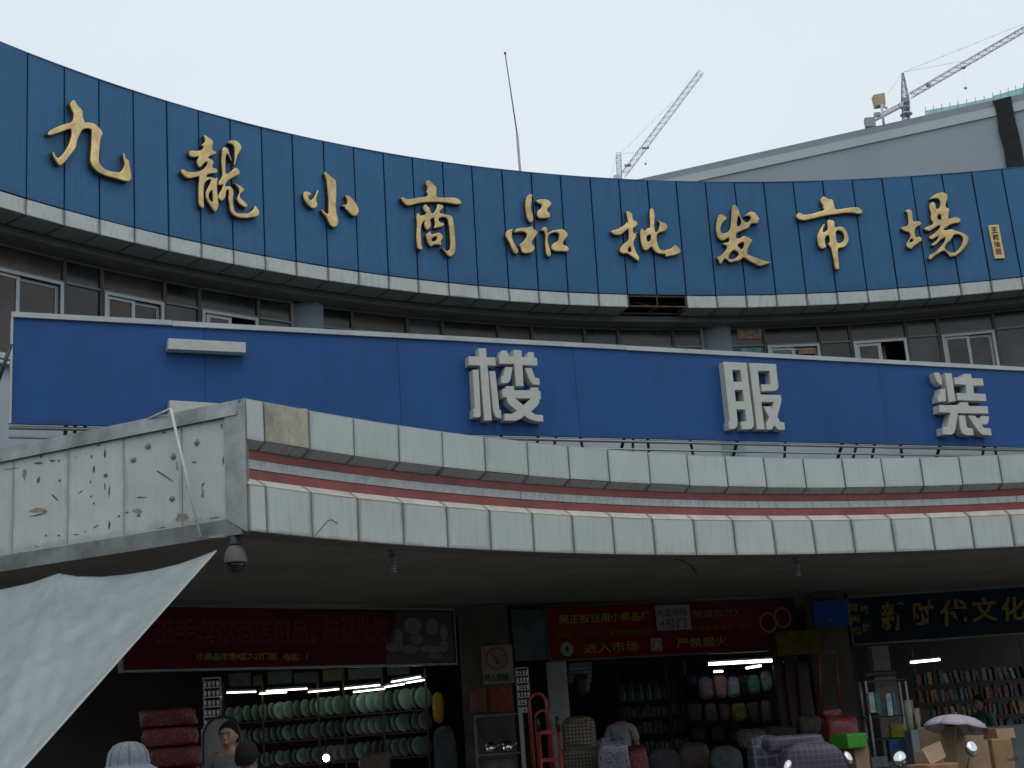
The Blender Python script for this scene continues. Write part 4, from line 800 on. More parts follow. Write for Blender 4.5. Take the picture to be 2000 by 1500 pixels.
tube_lamp(1457, 1305, 1487, 1300, 24.6, 24.6, 'short lit tube behind the hanging bags', .018); tube_lamp(1394, 1312, 1412, 1311, 25, 25, 'tiny lit tube at the back of the bag shop', .016)
tube_lamp(1778, 1294, 1836, 1288, 25.2, 25.0, 'lit tube at the back of the bookshop', .02)
p = aty(637, 1480, 18.5); t = thing('spot_lamp', 'small dazzling lamp bulb beside the lower plate shelf', 'lamp', tuple(p))
m = MB(); m.lathe([(.0, -.05), (.035, -.035), (.045, 0), (.03, .03), (.0, .04)], p, 14); m.build('bulb', mat('lamp_bulb', (1, 1, 1), emit=(1, 1, .92, 40)), t)
m = MB(); m.lathe([(.02, .03), (.022, .09), (.0, .095)], p, 12); m.build('socket', dark_steel, t)
m = MB(); m.tube([(p[0], p[1], p[2] + .09), (p[0], p[1] + .1, p[2] + .4)], .006, 5); m.build('cord', black_p, t)

# ------------------------------------------------------------------ shelves, plates, bottles, books
def shelf_unit(label, xa, xb, ys, d, depth, posts=(), mm=dark_steel, cat='shelf', ztop=2.7, top=True):
    ax, bx_ = aty(xa, 1400, d)[0], aty(xb, 1400, d)[0]; t = thing('shelf_unit', label, cat, ((ax + bx_) / 2, d, 0))
    zs = []
    for y in ys:
        z = aty((xa + xb) / 2, y, d)[2]; zs.append(z); m = MB(); m.box(((ax + bx_) / 2, d, z - .012), (bx_ - ax, depth, .02)); m.build('shelf', mm, t)
    for x in [ax, bx_] + [aty(x, 1400, d)[0] for x in posts]:
        m = MB(); m.box((x, d - depth / 2 - .012, ztop / 2), (.03, .02, ztop)); m.build('post', mm, t)
    return t, ax, bx_, zs
ORD = ['first','second','third','fourth','fifth','sixth','seventh','eighth','ninth','tenth','eleventh','twelfth','thirteenth','fourteenth','fifteenth','sixteenth','seventeenth','eighteenth','nineteenth']
ORD += ['twentieth'] + ['twenty-' + o for o in ORD[:9]] + ['thirtieth'] + ['thirty-' + o for o in ORD[:9]] + ['fortieth'] + ['forty-' + o for o in ORD[:9]]
u1, ax, bx_, zs = shelf_unit('long dark glass-fronted plate shelves inside the left shop', 441, 836, (1399, 1441, 1489), 20.6, .3, (518, 626, 676, 752), mat('brown_post', (.05, .025, .02), .6))
porc = mat('greenish_porcelain', (.24, .33, .28), .25, var=.2, scale=4)
m = MB(); m.lathe([(.0, -.012), (.06, -.012), (.075, -.004), (.14, .016), (.143, .02), (.14, .022), (.072, .004), (.0, .002)], (0, 0, 0), 20, Matrix.Rotation(R(82), 4, 'X'))
first = None
rp = random.Random(5)
for row, z in enumerate(zs):
    n = (24, 28, 28)[row]
    for k in range(n):
        f = (k + .5) / n; x = ax + (bx_ - ax) * f; sc = (.80 + .35 * f) * (1 if row == 0 else .85)
        lab = 'pale plate on edge, %s from the left on the %s plate shelf' % (ORD[k], ('top', 'middle', 'lowest')[row])
        if first is None: first = m.build('plate', porc, None, lab, 'plate', 'plates lined up on the three shelves'); o = first
        else:
            o = first.copy(); C.objects.link(o); o['label'] = lab
        o.location = (x, 20.6, z + .142 * sc); o.rotation_euler = (0, 0, R(rp.uniform(38, 72))); o.scale = (sc,) * 3
# glass tower displays
def tower(label, x0, x1, y0, y1, d, n):
    ax, bx_ = aty(x0, y0, d)[0], aty(x1, y0, d)[0]; zt, zb = aty(x0, y0, d)[2], aty(x0, y1, d)[2]; cx = (ax + bx_) / 2; w = bx_ - ax
    t = thing('display_tower', label, 'display', (cx, d, 0))
    cl = mat('clear_glass', (.55, .57, .60), .15, .2, spec=.9)
    for k in range(n + 1):
        z = zb + (zt - zb) * k / n; m = MB(); m.box((cx, d, z), (w, w * .8, .012)); m.build('shelf', cl, t)
        if k < n:
            h = (zt - zb) / n * .62
            for j in range(4):
                m = MB(); xx = ax + w * (j + .5) / 4; m.lathe([(w * .07, 0), (w * .10, h), (w * .09, h), (w * .06, .01)], (xx, d - w * .15, z + .008), 10); m.build('tumbler', cl, t)
    for x in (ax, bx_):
        m = MB(); m.box((x, d, zt / 2), (.012, .02, zt)); m.build('post', steel, t)
tower('bright column of glass tumblers left of the plate shelves', 398, 430, 1326, 1420, 16.6, 5); tower('bright column of glass tumblers beside the no smoking sign', 1007, 1031, 1306, 1392, 18.8, 6)
# bottle shelves in the middle shop
u2, ax, bx_, zs = shelf_unit('dark shelves of bottles and packets in the middle shop', 1212, 1345, (1366, 1398, 1430, 1468), 25, .3, (1308,), dark_steel)
bot = MB(); bot.lathe([(.028, 0), (.03, .01), (.03, .15), (.012, .20), (.011, .25), (.014, .255), (.014, .275), (0, .276)], (0, 0, 0), 10)
bcols = [mat('bottle_teal', (.05, .22, .19), .2), mat('bottle_pale', (.30, .36, .36), .25), mat('bottle_green', (.03, .12, .07), .2)]
protos = [None] * 3
for k in range(19):
    j = k % 3; x = ax + .04 + .051 * k
    if protos[j] is None:
        o = protos[j] = bot.build('bottle', bcols[j], None, 'slim teal or pale bottle standing on the top shelf of the middle shop', 'bottle', 'bottles on the top shelf of the middle shop')
    else: o = protos[j].copy(); C.objects.link(o)
    o.location = (x, 24.92, zs[0]); o['label'] = 'slim %s bottle, %s from the left on the top shelf' % (('teal', 'pale', 'dark green')[j], ORD[k])
pk = MB(); pk.box((0, 0, .1), (.07, .1, .2)); pp = []
for c_ in ((.12, .14, .14), (.06, .12, .10), (.16, .14, .12), (.05, .06, .09)):
    pp.append(pk.build('packet', mat('packet_%d' % int(c_[0] * 100), c_, .5, var=.5, scale=30), None, 'dull packet standing on the lower shelves of the middle shop', 'packet', 'packets on the lower shelves of the middle shop'))
cnt = 0
for z in zs[1:]:
    for k in range(13):
        o = pp[cnt] if cnt < 4 else pp[rp.randrange(4)].copy()
        if cnt >= 4: C.objects.link(o)
        cnt += 1; o['label'] = 'dull packet, %s from the left on the %s shelf under the bottles' % (ORD[k], ('upper', 'middle', 'lower')[zs.index(z) - 1]); o.location = (ax + .06 + k * .088, 24.95, z); o.scale = (1, 1, rp.uniform(.7, 1))
# bookshelves
u3, ax, bx_, zs = shelf_unit('long bookshelf packed with magazines in the right shop', 1795, 2120, (1327, 1362, 1396, 1430), 26, .3, (1835, 1920, 2010), dark_steel)
bk_m = [mat('book_%d' % i, c_, .5, var=.6, scale=18) for i, c_ in enumerate(((.20, .05, .04), (.05, .12, .16), (.22, .18, .07), (.14, .14, .15), (.05, .13, .08), (.28, .27, .25), (.16, .07, .11), (.24, .11, .04)))]
bkm = MB(); bkm.box((0, 0, .12), (.055, .17, .24)); bp_ = []
cnt = 0
for r_i, z in enumerate(zs):
    x = ax + .05; kk = -1
    while x < bx_ - .1:
        if cnt < 8: o = bkm.build('book', bk_m[cnt], None, 'thin coloured magazine standing on the bookshelf', 'book', 'magazines and books on the bookshelf'); bp_.append(o)
        else: o = rp.choice(bp_).copy(); C.objects.link(o)
        kk += 1; o['label'] = 'thin magazine, %s from the left on the %s bookshelf row' % (ORD[kk], ('top', 'second', 'third', 'lowest')[r_i])
        cnt += 1; o.location = (x, 25.93, z + .004); o.rotation_euler = (0, R(rp.choice((0, 0, 0, -8, -14))), R(rp.uniform(-8, 8))); o.scale = (rp.uniform(.7, 1.5), 1, rp.uniform(.72, 1.0)); x += rp.uniform(.075, .12)

# ------------------------------------------------------------------ dome camera, spiral bulbs
p = aty(459, 1052, 11.95); t = thing('dome_camera', 'grey dome security camera hanging under the canopy corner', 'camera', tuple(p))
m = MB(); m.lathe([(.045, .03), (.045, -.03), (.05, -.04), (.05, -.06)], (p[0], p[1], 3.46), 16); m.build('mount', dark_steel, t)
k = 3.40
m = MB(); m.lathe([(.035, .0), (.06, -.01), (.088, -.06), (.10, -.12), (.104, -.145), (.104, -.155), (.085, -.158)], (p[0], p[1], k), 24); m.build('housing', mat('camera_shell', (.12, .115, .10), .7), t)
m = MB(); m.lathe([(.083, -.158), (.08, -.18), (.062, -.21), (.035, -.228), (0, -.233)], (p[0], p[1], k), 24); m.build('dome', mat('smoked_dome', (.01, .01, .012), .08, spec=.9), t)
m = MB(); m.box((p[0] - .08, p[1] + .02, 3.487), (.3, .05, .02), rz=.2); m.build('bracket', steel, t)
def cfl(px, py, d, label):
    p = aty(px, py, d); t = thing('spiral_bulb', label, 'bulb', (p[0], p[1], 3.25)); x, y = p[0], p[1]
    m = MB(); m.lathe([(.035, .0), (.04, -.03), (.022, -.035), (.022, -.05), (.036, -.055), (.036, -.085), (.02, -.09)], (x, y, 3.53), 14); m.build('holder', mat('bulb_base', (.20, .20, .19), .5), t)
    m = MB(); pts = []
    for i in range(61):
        a_ = i / 60 * 2 * math.pi * 4; rr = .026 + .006 * (i / 60); pts.append((x + rr * math.cos(a_), y + rr * math.sin(a_), 3.43 - .125 * i / 60))
    m.tube([(x, y, 3.445), pts[0]], .006, 6); m.tube(pts, .0075, 6); m.build('spiral', mat('bulb_glass', (.36, .36, .34), .3), t)
cfl(766, 1076, 13.9, 'unlit spiral bulb hanging near the left end of the canopy'); cfl(1555, 1096, 17.3, 'unlit spiral bulb hanging near the right end of the canopy')

# ------------------------------------------------------------------ white tarpaulin
def tarp():
    rows_ = 60; colsN = 110
    topc = [(-120, 1190), (0, 1153), (60, 1140), (115, 1121), (150, 1127), (200, 1128), (250, 1123), (300, 1115), (350, 1103), (390, 1089), (422, 1076)]
    tx, ty = zip(*topc); vs = []; nz = random.Random(3)
    for j in range(colsN):
        f = j / (colsN - 1); x = -120 + 542 * f; yt = float(np.interp(x, tx, ty))
        # bottom corner points run along the diagonal edge of the sheet
        for i in range(rows_):
            g = i / (rows_ - 1)
            xe = 422 - 377 * g * 1.12; ye = 1076 + 424 * g * 1.12          # right-hand edge
            xx = -120 + (xe + 120) * f; yy = yt + (ye - 1076) * (1.0) + (0)
            dd = 13.2 - 1.35 * f + (-3.4) * g
            w = .035 * math.sin(9 * f * 3.1 + 2.2 * g * 3 + 6 * f * g) * (g ** .5) * (1 - f * .6) + .05 * math.sin(4.5 * f + 5 * g)
            # creases radiating from the tie points
            for cx_ in (115, 422):
                ax_ = math.atan2(yy - (1121 if cx_ == 115 else 1076), xx - cx_); rr = math.hypot(xx - cx_, yy - 1100)
                w += .028 * math.sin(ax_ * 19 + 1.5 * math.sin(rr / 60)) * math.exp(-rr / 230)
            w += .022 * math.sin(34 * f + 9 * g + 3 * math.sin(7 * g)) * g + .013 * math.sin(58 * f - 20 * g + 2 * math.sin(5 * g))
            vs.append(aty(xx, yy, dd + w))
    m = MB(); m.add(vs, [(j * rows_ + i, (j + 1) * rows_ + i, (j + 1) * rows_ + i + 1, j * rows_ + i + 1) for j in range(colsN - 1) for i in range(rows_ - 1)], None, 0, True)
    t = thing('tarpaulin', 'pale grey-white tarpaulin slung from the left wing of the canopy', 'tarpaulin', (-4, 12, 2))
    o = m.build('sheet', mat('tarpaulin_cloth', (.27, .31, .32), .55, var=.16, scale=2.6, bump=.15), t); sm = o.modifiers.new('s', 'SOLIDIFY'); sm.thickness = .006
    m = MB(); m.tube([vs[(colsN - 1) * rows_ + i] for i in range(rows_)], .009, 6); m.build('edge_rope', mat('rope_grey', (.38, .40, .38), .7), t)
    m = MB(); m.tube([vs[j * rows_] for j in range(colsN)], .007, 6); m.build('hem', mat('teal_hem', (.05, .16, .17), .6), t)
    m = MB(); a = vs[-rows_]; m.tube([a, aty(436, 1062, 12.0)], .004, 5); m.tube([vs[48 * rows_], aty(112, 1108, 13.3)], .004, 5); m.build('cord', black_p, t)
tarp()

# ================================================================== stock, boxes and trolleys in front of the shops
def cbox(name, label, cat, x0, x1, y0, y1, d, depth, mm, rz=0.0, zb=None, tilt=0.0, extra=None, group=None):
    a, b = aty(x0, (y0 + y1) / 2, d), aty(x1, (y0 + y1) / 2, d); zt = aty((x0 + x1) / 2, y0, d)[2]; z0 = aty((x0 + x1) / 2, y1, d)[2] if zb is None else zb
    cx, w, h = (a[0] + b[0]) / 2, abs(b[0] - a[0]), zt - z0
    w = (w - depth * abs(math.sin(rz))) / max(.3, abs(math.cos(rz))) if rz else w
    t = thing(name, label, cat, (cx, d + depth / 2, z0), group)
    m = MB(); m.box((cx, d + depth / 2, z0 + h / 2), (w, depth, h), rz=rz, ry=tilt); o = m.build('body', mm, t)
    bv = o.modifiers.new('b', 'BEVEL'); bv.width = min(.012, w / 10, h / 10); bv.segments = 2
    return t, cx, d + depth / 2, z0, w, h
# big carton with umbrella, cartons
tape = mat('parcel_tape', (.42, .33, .20), .3)
t, cx, cy, z0, w, h = cbox('carton', 'big brown cardboard carton standing under the open umbrella', 'carton', 1812, 1942, 1416, 1500, 15.5, .5, card, rz=.55, zb=.85)
m = MB(); m.box((cx, cy, z0 + h + .001), (w + .004, .05, .003), rz=.55); m.build('tape', tape, t)
cbox('carton', 'lower brown carton on which the umbrella carton stands', 'carton', 1800, 1950, 1500, 1590, 15.45, .55, card, rz=.5, zb=0)
t, cx, cy, z0, w, h = cbox('carton', 'tilted open carton with a raised flap left of the umbrella', 'carton', 1798, 1846, 1466, 1500, 14.5, .3, card, rz=.4, zb=.9, tilt=.12)
m = MB(); a, b, c, d_ = aty(1800, 1462, 14.5), aty(1836, 1447, 14.45), aty(1848, 1478, 14.4), aty(1818, 1494, 14.4); m.hexa([a, d_, c, b] + [Vector(p) + Vector((0, .006, 0)) for p in (a, d_, c, b)]); m.build('flap', mat('card_light', (.36, .25, .17), .8, var=.1), t)
cbox('carton', 'low dark carton in the foreground below the tilted one', 'carton', 1790, 1880, 1492, 1540, 14.2, .4, mat('card_dark', (.26, .14, .08), .8, var=.2), rz=.3, zb=.6)
t, cx, cy, z0, w, h = cbox('carton', 'rightmost brown carton with dark printing and an open top', 'carton', 1942, 1992, 1442, 1510, 14.8, .35, mat('card_warm', (.30, .185, .09), .8, var=.12), rz=-.2, zb=.75)
A0 = aty(1962, 1488, 14.7); B0 = aty(1984, 1485, 14.72); put_text('小心轻放', A0, B0, .04, mat('card_print', (.08, .04, .03), .7), t, off=.05)
m = MB(); m.box((cx + .04, cy - .12, z0 + h + .05), (w * .9, .004, .12), rz=-.2, rx=-.6); m.build('flap', card, t)
m = MB(); m.box((cx - .02, cy + .14, z0 + h + .05), (w * .9, .004, .12), rz=-.2, rx=.5); m.build('flap', card, t)
# umbrella
p = aty(1868, 1424, 15.2); t = thing('umbrella', 'open pale lavender umbrella resting on the big carton', 'umbrella', tuple(p))
um = mat('umbrella_cloth', (.38, .335, .40), .7, var=.06); Rm = Matrix.Rotation(R(10), 4, 'Y') @ Matrix.Rotation(R(-8), 4, 'X')
rad = (aty(1933, 1420, 15.2)[0] - aty(1803, 1420, 15.2)[0]) / 2
for k in range(8):
    a0, a1 = k * math.pi / 4, (k + 1) * math.pi / 4; vs = []; nseg = 6
    for i in range(nseg + 1):
        f = i / nseg; rr = rad * math.sin(f * 1.25) / math.sin(1.25); zz = rad * .42 * (math.cos(f * 1.25) - math.cos(1.25)) / (1 - math.cos(1.25))
        for j in range(4):
            g = j / 3; a_ = a0 + (a1 - a0) * g; sag = 1 - .06 * f * math.sin(math.pi * g)
            vs.append(Vector(p) + Rm @ Vector((rr * math.cos(a_) * sag, rr * math.sin(a_) * sag, zz - .01 * math.sin(math.pi * g) * f)))
    m = MB(); m.add(vs, [(i * 4 + j, (i + 1) * 4 + j, (i + 1) * 4 + j + 1, i * 4 + j + 1) for i in range(nseg) for j in range(3)], None, 0, True); o = m.build('gore', um, t); sm = o.modifiers.new('s', 'SOLIDIFY'); sm.thickness = .002
m = MB(); m.tube([Vector(p) + Rm @ Vector((0, 0, rad * .42)), Vector(p) + Rm @ Vector((0, 0, rad * .5))], .006, 6); m.build('ferrule', steel, t)
m = MB(); m.tube([Vector(p) + Rm @ Vector((0, 0, rad * .5)), Vector(p) + Rm @ Vector((0, .05, -.12))], .006, 6); m.build('shaft', steel, t)
# red packs, green tray, brown carton, plaid bags
def bag(name, label, cat, x0, x1, y0, y1, d, depth, mm, zb=None, squash=.35, seed=1, group=None, parts=None):
    a, b = aty(x0, (y0 + y1) / 2, d), aty(x1, (y0 + y1) / 2, d); zt = aty((x0 + x1) / 2, y0, d)[2]; z0 = aty((x0 + x1) / 2, y1, d)[2] if zb is None else zb
    cx, w, h = (a[0] + b[0]) / 2, abs(b[0] - a[0]), zt - z0; rr = random.Random(seed); nu, nv = 22, 12; vs = []
    ph = [rr.uniform(0, 6) for _ in range(6)]
    for j in range(nv + 1):
        v = -math.pi / 2 + math.pi * j / nv
        for i in range(nu):
            u = 2 * math.pi * i / nu; e = squash
            sp = lambda q: math.copysign(abs(q) ** e, q)
            x = sp(math.cos(v)) * sp(math.cos(u)); y = sp(math.cos(v)) * sp(math.sin(u)); z = sp(math.sin(v))
            k = 1 + .05 * math.sin(3 * u + ph[0] + z * 2) + .04 * math.sin(5 * u + ph[1] - 3 * z) + .03 * math.sin(7 * z + ph[2] + 2 * u)
            vs.append((cx + x * w / 2 * k, d + depth / 2 + y * depth / 2 * k, z0 + h / 2 + z * h / 2 * (1 + .05 * math.sin(2 * u + ph[3]))))
    t = thing(name, label, cat, (cx, d + depth / 2, z0), group)
    m = MB(); m.add(vs, [(j * nu + i, j * nu + (i + 1) % nu, (j + 1) * nu + (i + 1) % nu, (j + 1) * nu + i) for j in range(nv) for i in range(nu)], None, 0, True); m.build('body', mm, t)
    return t, cx, d + depth / 2, z0, w, h
def patterned(name, base, kind, colr, scale, rough=.6):
    m = mat(name, base, rough, var=.25, scale=6); n = m.node_tree.nodes; l = m.node_tree.links
    tc = n.new('ShaderNodeTexCoord'); b = n['Principled BSDF']; src = b.inputs['Base Color'].links[0].from_socket
    mx = n.new('ShaderNodeMix'); mx.data_type = 'RGBA'; l.new(src, mx.inputs[6]); mx.inputs[7].default_value = (*colr, 1)
    if kind == 'plaid':
        facs = []
        for ax_ in 'XZ':
            w = n.new('ShaderNodeTexWave'); w.wave_type = 'BANDS'; w.bands_direction = ax_; w.inputs['Scale'].default_value = scale; w.inputs['Distortion'].default_value = .8
            g = n.new('ShaderNodeMath'); g.operation = 'GREATER_THAN'; g.inputs[1].default_value = .92; l.new(tc.outputs['Object'], w.inputs[0]); l.new(w.outputs['Fac'], g.inputs[0]); facs.append(g)
        mxm = n.new('ShaderNodeMath'); mxm.operation = 'MAXIMUM'; l.new(facs[0].outputs[0], mxm.inputs[0]); l.new(facs[1].outputs[0], mxm.inputs[1]); l.new(mxm.outputs[0], mx.inputs[0])
    elif kind == 'check':
        c = n.new('ShaderNodeTexChecker'); c.inputs['Scale'].default_value = scale; rt = n.new('ShaderNodeMapping'); rt.inputs['Rotation'].default_value = (0, R(45), 0)
        l.new(tc.outputs['Object'], rt.inputs[0]); l.new(rt.outputs[0], c.inputs[0]); l.new(c.outputs['Fac'], mx.inputs[0])
    else:
        v = n.new('ShaderNodeTexVoronoi'); v.inputs['Scale'].default_value = scale; v.feature = 'DISTANCE_TO_EDGE' if kind == 'lattice' else 'F1'
        g = n.new('ShaderNodeMath'); g.operation = 'LESS_THAN'; g.inputs[1].default_value = .06 if kind == 'lattice' else .28; l.new(tc.outputs['Object'], v.inputs[0]); l.new(v.outputs['Distance'], g.inputs[0]); l.new(g.outputs[0], mx.inputs[0])
    l.new(mx.outputs[2], b.inputs['Base Color']); return m
redpk = patterned('red_floral', (.13, .016, .02), 'dots', (.17, .08, .05), 22, .5)
plaid = patterned('plaid_cloth', (.05, .045, .075), 'plaid', (.10, .075, .085), 5.2)
net = patterned('wrapped_bundle', (.20, .20, .235), 'lattice', (.04, .04, .06), 26, .25)
chk = patterned('check_cloth', (.22, .17, .10), 'check', (.025, .02, .03), 30)
bag('soft_pack', 'shiny red wrapped pack on the heap left of the green tray', 'pack', 1613, 1680, 1398, 1446, 18.5, .45, redpk, zb=.85, seed=2)
bag('soft_pack', 'smaller dark red pack lying on top of the red heap', 'pack', 1606, 1644, 1384, 1402, 18.7, .3, redpk, seed=4)
cbox('carton', 'brown carton under the bright green tray', 'carton', 1652, 1702, 1456, 1530, 17.0, .4, card, rz=.3, zb=.5)
t, cx, cy, z0, w, h = cbox('tray', 'bright green plastic tray lying on a brown carton', 'tray', 1634, 1696, 1434, 1462, 16.9, .42, mat('bright_green', (.035, .24, .012), .5), rz=.3)
m = MB(); m.box((cx, cy, z0 + h + .004), (w * .95, .38, .006), rz=.3); m.build('lid', mat('bright_green', (.06, .42, .02)), t)
bag('plaid_bag', 'big purple plaid bag in the foreground pile', 'bag', 1536, 1658, 1452, 1540, 15.2, .6, plaid, zb=.45, seed=5)
bag('plaid_bag', 'folded plaid cloth bundle lying on the plaid bag', 'bag', 1500, 1612, 1436, 1468, 15.8, .5, plaid, seed=6)
bag('plaid_bag', 'dark blue plaid bag at the left of the pile', 'bag', 1470, 1545, 1440, 1530, 16.4, .5, patterned('plaid_dark', (.03, .04, .07), 'plaid', (.10, .10, .14), 2.6), zb=.4, seed=7)
bag('checked_bundle', 'cream and black checked bundle beside the hand truck', 'bundle', 1098, 1164, 1400, 1456, 18.6, .45, chk, zb=.95, seed=8)
bag('checked_bundle', 'lower checked bundle beneath the cream checked one', 'bundle', 1094, 1176, 1456, 1540, 18.3, .5, patterned('check_dark', (.14, .11, .08), 'check', (.02, .02, .02), 32), zb=.4, seed=9)
bag('wrapped_bundle', 'glossy netted whitish bundle at the foot of the middle shop', 'bundle', 1168, 1232, 1442, 1530, 17.6, .5, net, zb=.5, seed=10)
bag('wrapped_bundle', 'small red bundle right of the glossy netted one', 'bundle', 1228, 1268, 1458, 1530, 17.8, .4, redpk, zb=.5, seed=11)
for k_, (x0, x1, y0, y1, col, lab) in enumerate(((1364, 1394, 1322, 1366, (.20, .12, .26), 'purple child backpack hanging under the bright tube'), (1394, 1420, 1318, 1364, (.26, .12, .14), 'pinkish child backpack hanging in the middle'), (1421, 1446, 1322, 1362, (.20, .20, .34), 'pale violet child backpack hanging to the right'), (1462, 1486, 1318, 1356, (.05, .16, .13), 'green bag hanging at the right of the bag shop'), (1488, 1510, 1310, 1350, (.16, .20, .22), 'grey bag hanging at the edge of the bag shop'), (1340, 1372, 1374, 1412, (.05, .03, .05), 'dark backpack in the second row, leftmost'), (1376, 1402, 1374, 1412, (.06, .05, .05), 'dark backpack in the second row, middle'), (1430, 1460, 1374, 1410, (.16, .12, .03), 'yellowish backpack in the second row'), (1488, 1508, 1368, 1412, (.10, .09, .07), 'tan bag in the second row at the right'))):
    t, cx, cy, z0, w, h = bag('backpack', lab, 'backpack', x0, x1, y0, y1, 23.9, .16, mat('bag_cloth_%d' % k_, col, .6, var=.5, scale=14), seed=20 + k_, squash=.5, group='bags hanging in the bag shop')
    m = MB(); m.tube([(cx - .03, cy, z0 + h * .97), (cx - .02, cy, z0 + h + .06), (cx + .02, cy, z0 + h + .06), (cx + .03, cy, z0 + h * .97)], .006, 5); m.build('strap', black_p, t)
    m = MB(); m.box((cx, cy - .085, z0 + h * .35), (w * .6, .03, h * .4)); m.build('pocket', mat('bag_cloth_%d' % k_, col), t)
bag('hanging_bag', 'yellow bag hanging at the right end of the plate shop', 'bag', 844, 866, 1352, 1412, 20.2, .15, mat('mustard', (.36, .22, .02), .6, var=.3), seed=31, squash=.6)
bag('hanging_bag', 'black handbag hanging on the white slatted board', 'bag', 1120, 1152, 1316, 1362, 21.2, .15, black_p, seed=32, squash=.6)
for k_, (x0, x1, y0, y1, lab) in enumerate(((270, 368, 1384, 1420, 'red floral packet on top of the stack behind the tarpaulin'), (276, 372, 1421, 1458, 'red floral packet second in the stack behind the tarpaulin'), (282, 380, 1459, 1500, 'red floral packet third in the stack behind the tarpaulin'))):
    bag('quilt_pack', lab, 'pack', x0, x1, y0, y1, 14.8, .4, redpk, seed=40 + k_, squash=.3)
bag('quilt_pack', 'lowest red packs carrying the stack behind the tarpaulin', 'pack', 280, 385, 1501, 1660, 14.8, .45, redpk, seed=44, squash=.3, zb=0)
# more stock in the dark of the shops
rq = random.Random(11)
dkc = [(.05, .045, .05), (.08, .05, .045), (.04, .055, .06), (.07, .065, .05), (.03, .03, .045)]
for k_, (x0, x1, y0, y1, d_, lab) in enumerate(((1516, 1540, 1292, 1420, 22.4, 'long dark striped cloth hanging nearest the bag shop tube'), (1538, 1562, 1290, 1426, 22.3, 'second long dark cloth hanging beside the right pillar'), (1560, 1586, 1292, 1410, 22.2, 'third long reddish cloth hanging against the right pillar'))):
    bag('hanging_cloth', lab, 'cloth', x0, x1, y0, y1, d_, .12, patterned('striped_cloth_%d' % k_, (.055, .035, .03), 'plaid', (.10, .045, .04), 5 + k_), seed=60 + k_, squash=.35)
for k_, (x0, x1, y0, y1, d_, lab) in enumerate(((1268, 1330, 1462, 1540, 20, 'dark sack left of the low pile in the bag shop'), (1326, 1392, 1452, 1540, 20.3, 'dark sack in the middle of the low pile in the bag shop'), (1388, 1452, 1458, 1540, 19.8, 'dark sack right in the low pile in the bag shop'), (1440, 1500, 1424, 1462, 20.5, 'folded dark teal cloths stacked behind the plaid bags'), (1490, 1560, 1418, 1442, 20.5, 'flat dark bundle behind the plaid bags'), (1560, 1606, 1396, 1436, 20.5, 'dark bundle beside the red packs'), (700, 760, 1470, 1540, 17.5, 'dark sack before the plate shelves, centre'), (846, 890, 1420, 1540, 19.9, 'dark sack beneath the hanging yellow bag'), (940, 1010, 1480, 1560, 17.9, 'dark bundle at the foot of the glass cabinet'), (1340, 1362, 1316, 1366, 24.3, 'slim dark bag hanging left of the child backpacks'), (1446, 1462, 1318, 1362, 24.4, 'slim dark bag hanging between the child backpacks'), (1404, 1428, 1374, 1412, 24, 'brown backpack in the second row, centre'), (1462, 1486, 1372, 1412, 24.1, 'dark green backpack in the second row'), (1350, 1380, 1418, 1450, 24.2, 'dark backpack in the third row, left'), (1388, 1418, 1418, 1450, 24.2, 'dark backpack in the third row, centre'), (1426, 1454, 1416, 1450, 24.2, 'dark backpack in the third row, right'))):
    bag('dark_bag', lab, 'bag', x0, x1, y0, y1, d_, .3, mat('dark_cloth_%d' % (k_ % 5), dkc[k_ % 5], .7, var=.5, scale=9), seed=80 + k_, squash=.5)
for k_, (x0, x1, y0, y1) in enumerate(((446, 490, 1314, 1340), (494, 512, 1318, 1340), (522, 570, 1310, 1336), (574, 620, 1312, 1334), (630, 672, 1306, 1330), (680, 748, 1304, 1326), (756, 800, 1300, 1318))):
    cbox('storage_box', 'dark box stored above the plate shelves, %s from the left' % ORD[k_], 'box', x0, x1, y0, y1, 20.9, .3, mat('dark_store_%d' % (k_ % 3), ((.05, .06, .06), (.09, .06, .04), (.05, .07, .065))[k_ % 3], .7, var=.4, scale=8), group='dark boxes above the plate shelves')
# white partition and slatted board
t, cx, cy, z0, w, h = cbox('white_board', 'tall white board leaning beside the hand truck under the red sign', 'board', 1070, 1110, 1292, 1412, 20.9, .05, mat('white_board', (.34, .36, .38), .6, var=.1), zb=0)
t = thing('slat_board', 'white slatted display board behind the black handbag', 'board', (aty(1132, 1310, 21.6)[0], 21.6, 2.0))
for k in range(5):
    a, b = aty(1111, 1299 + k * 8, 21.6), aty(1156, 1299 + k * 8, 21.6); m = MB(); m.box(((a[0] + b[0]) / 2, 21.6, a[2]), (b[0] - a[0], .02, .05)); m.build('slat', mat('slat_white', (.26, .29, .36), .6), t)
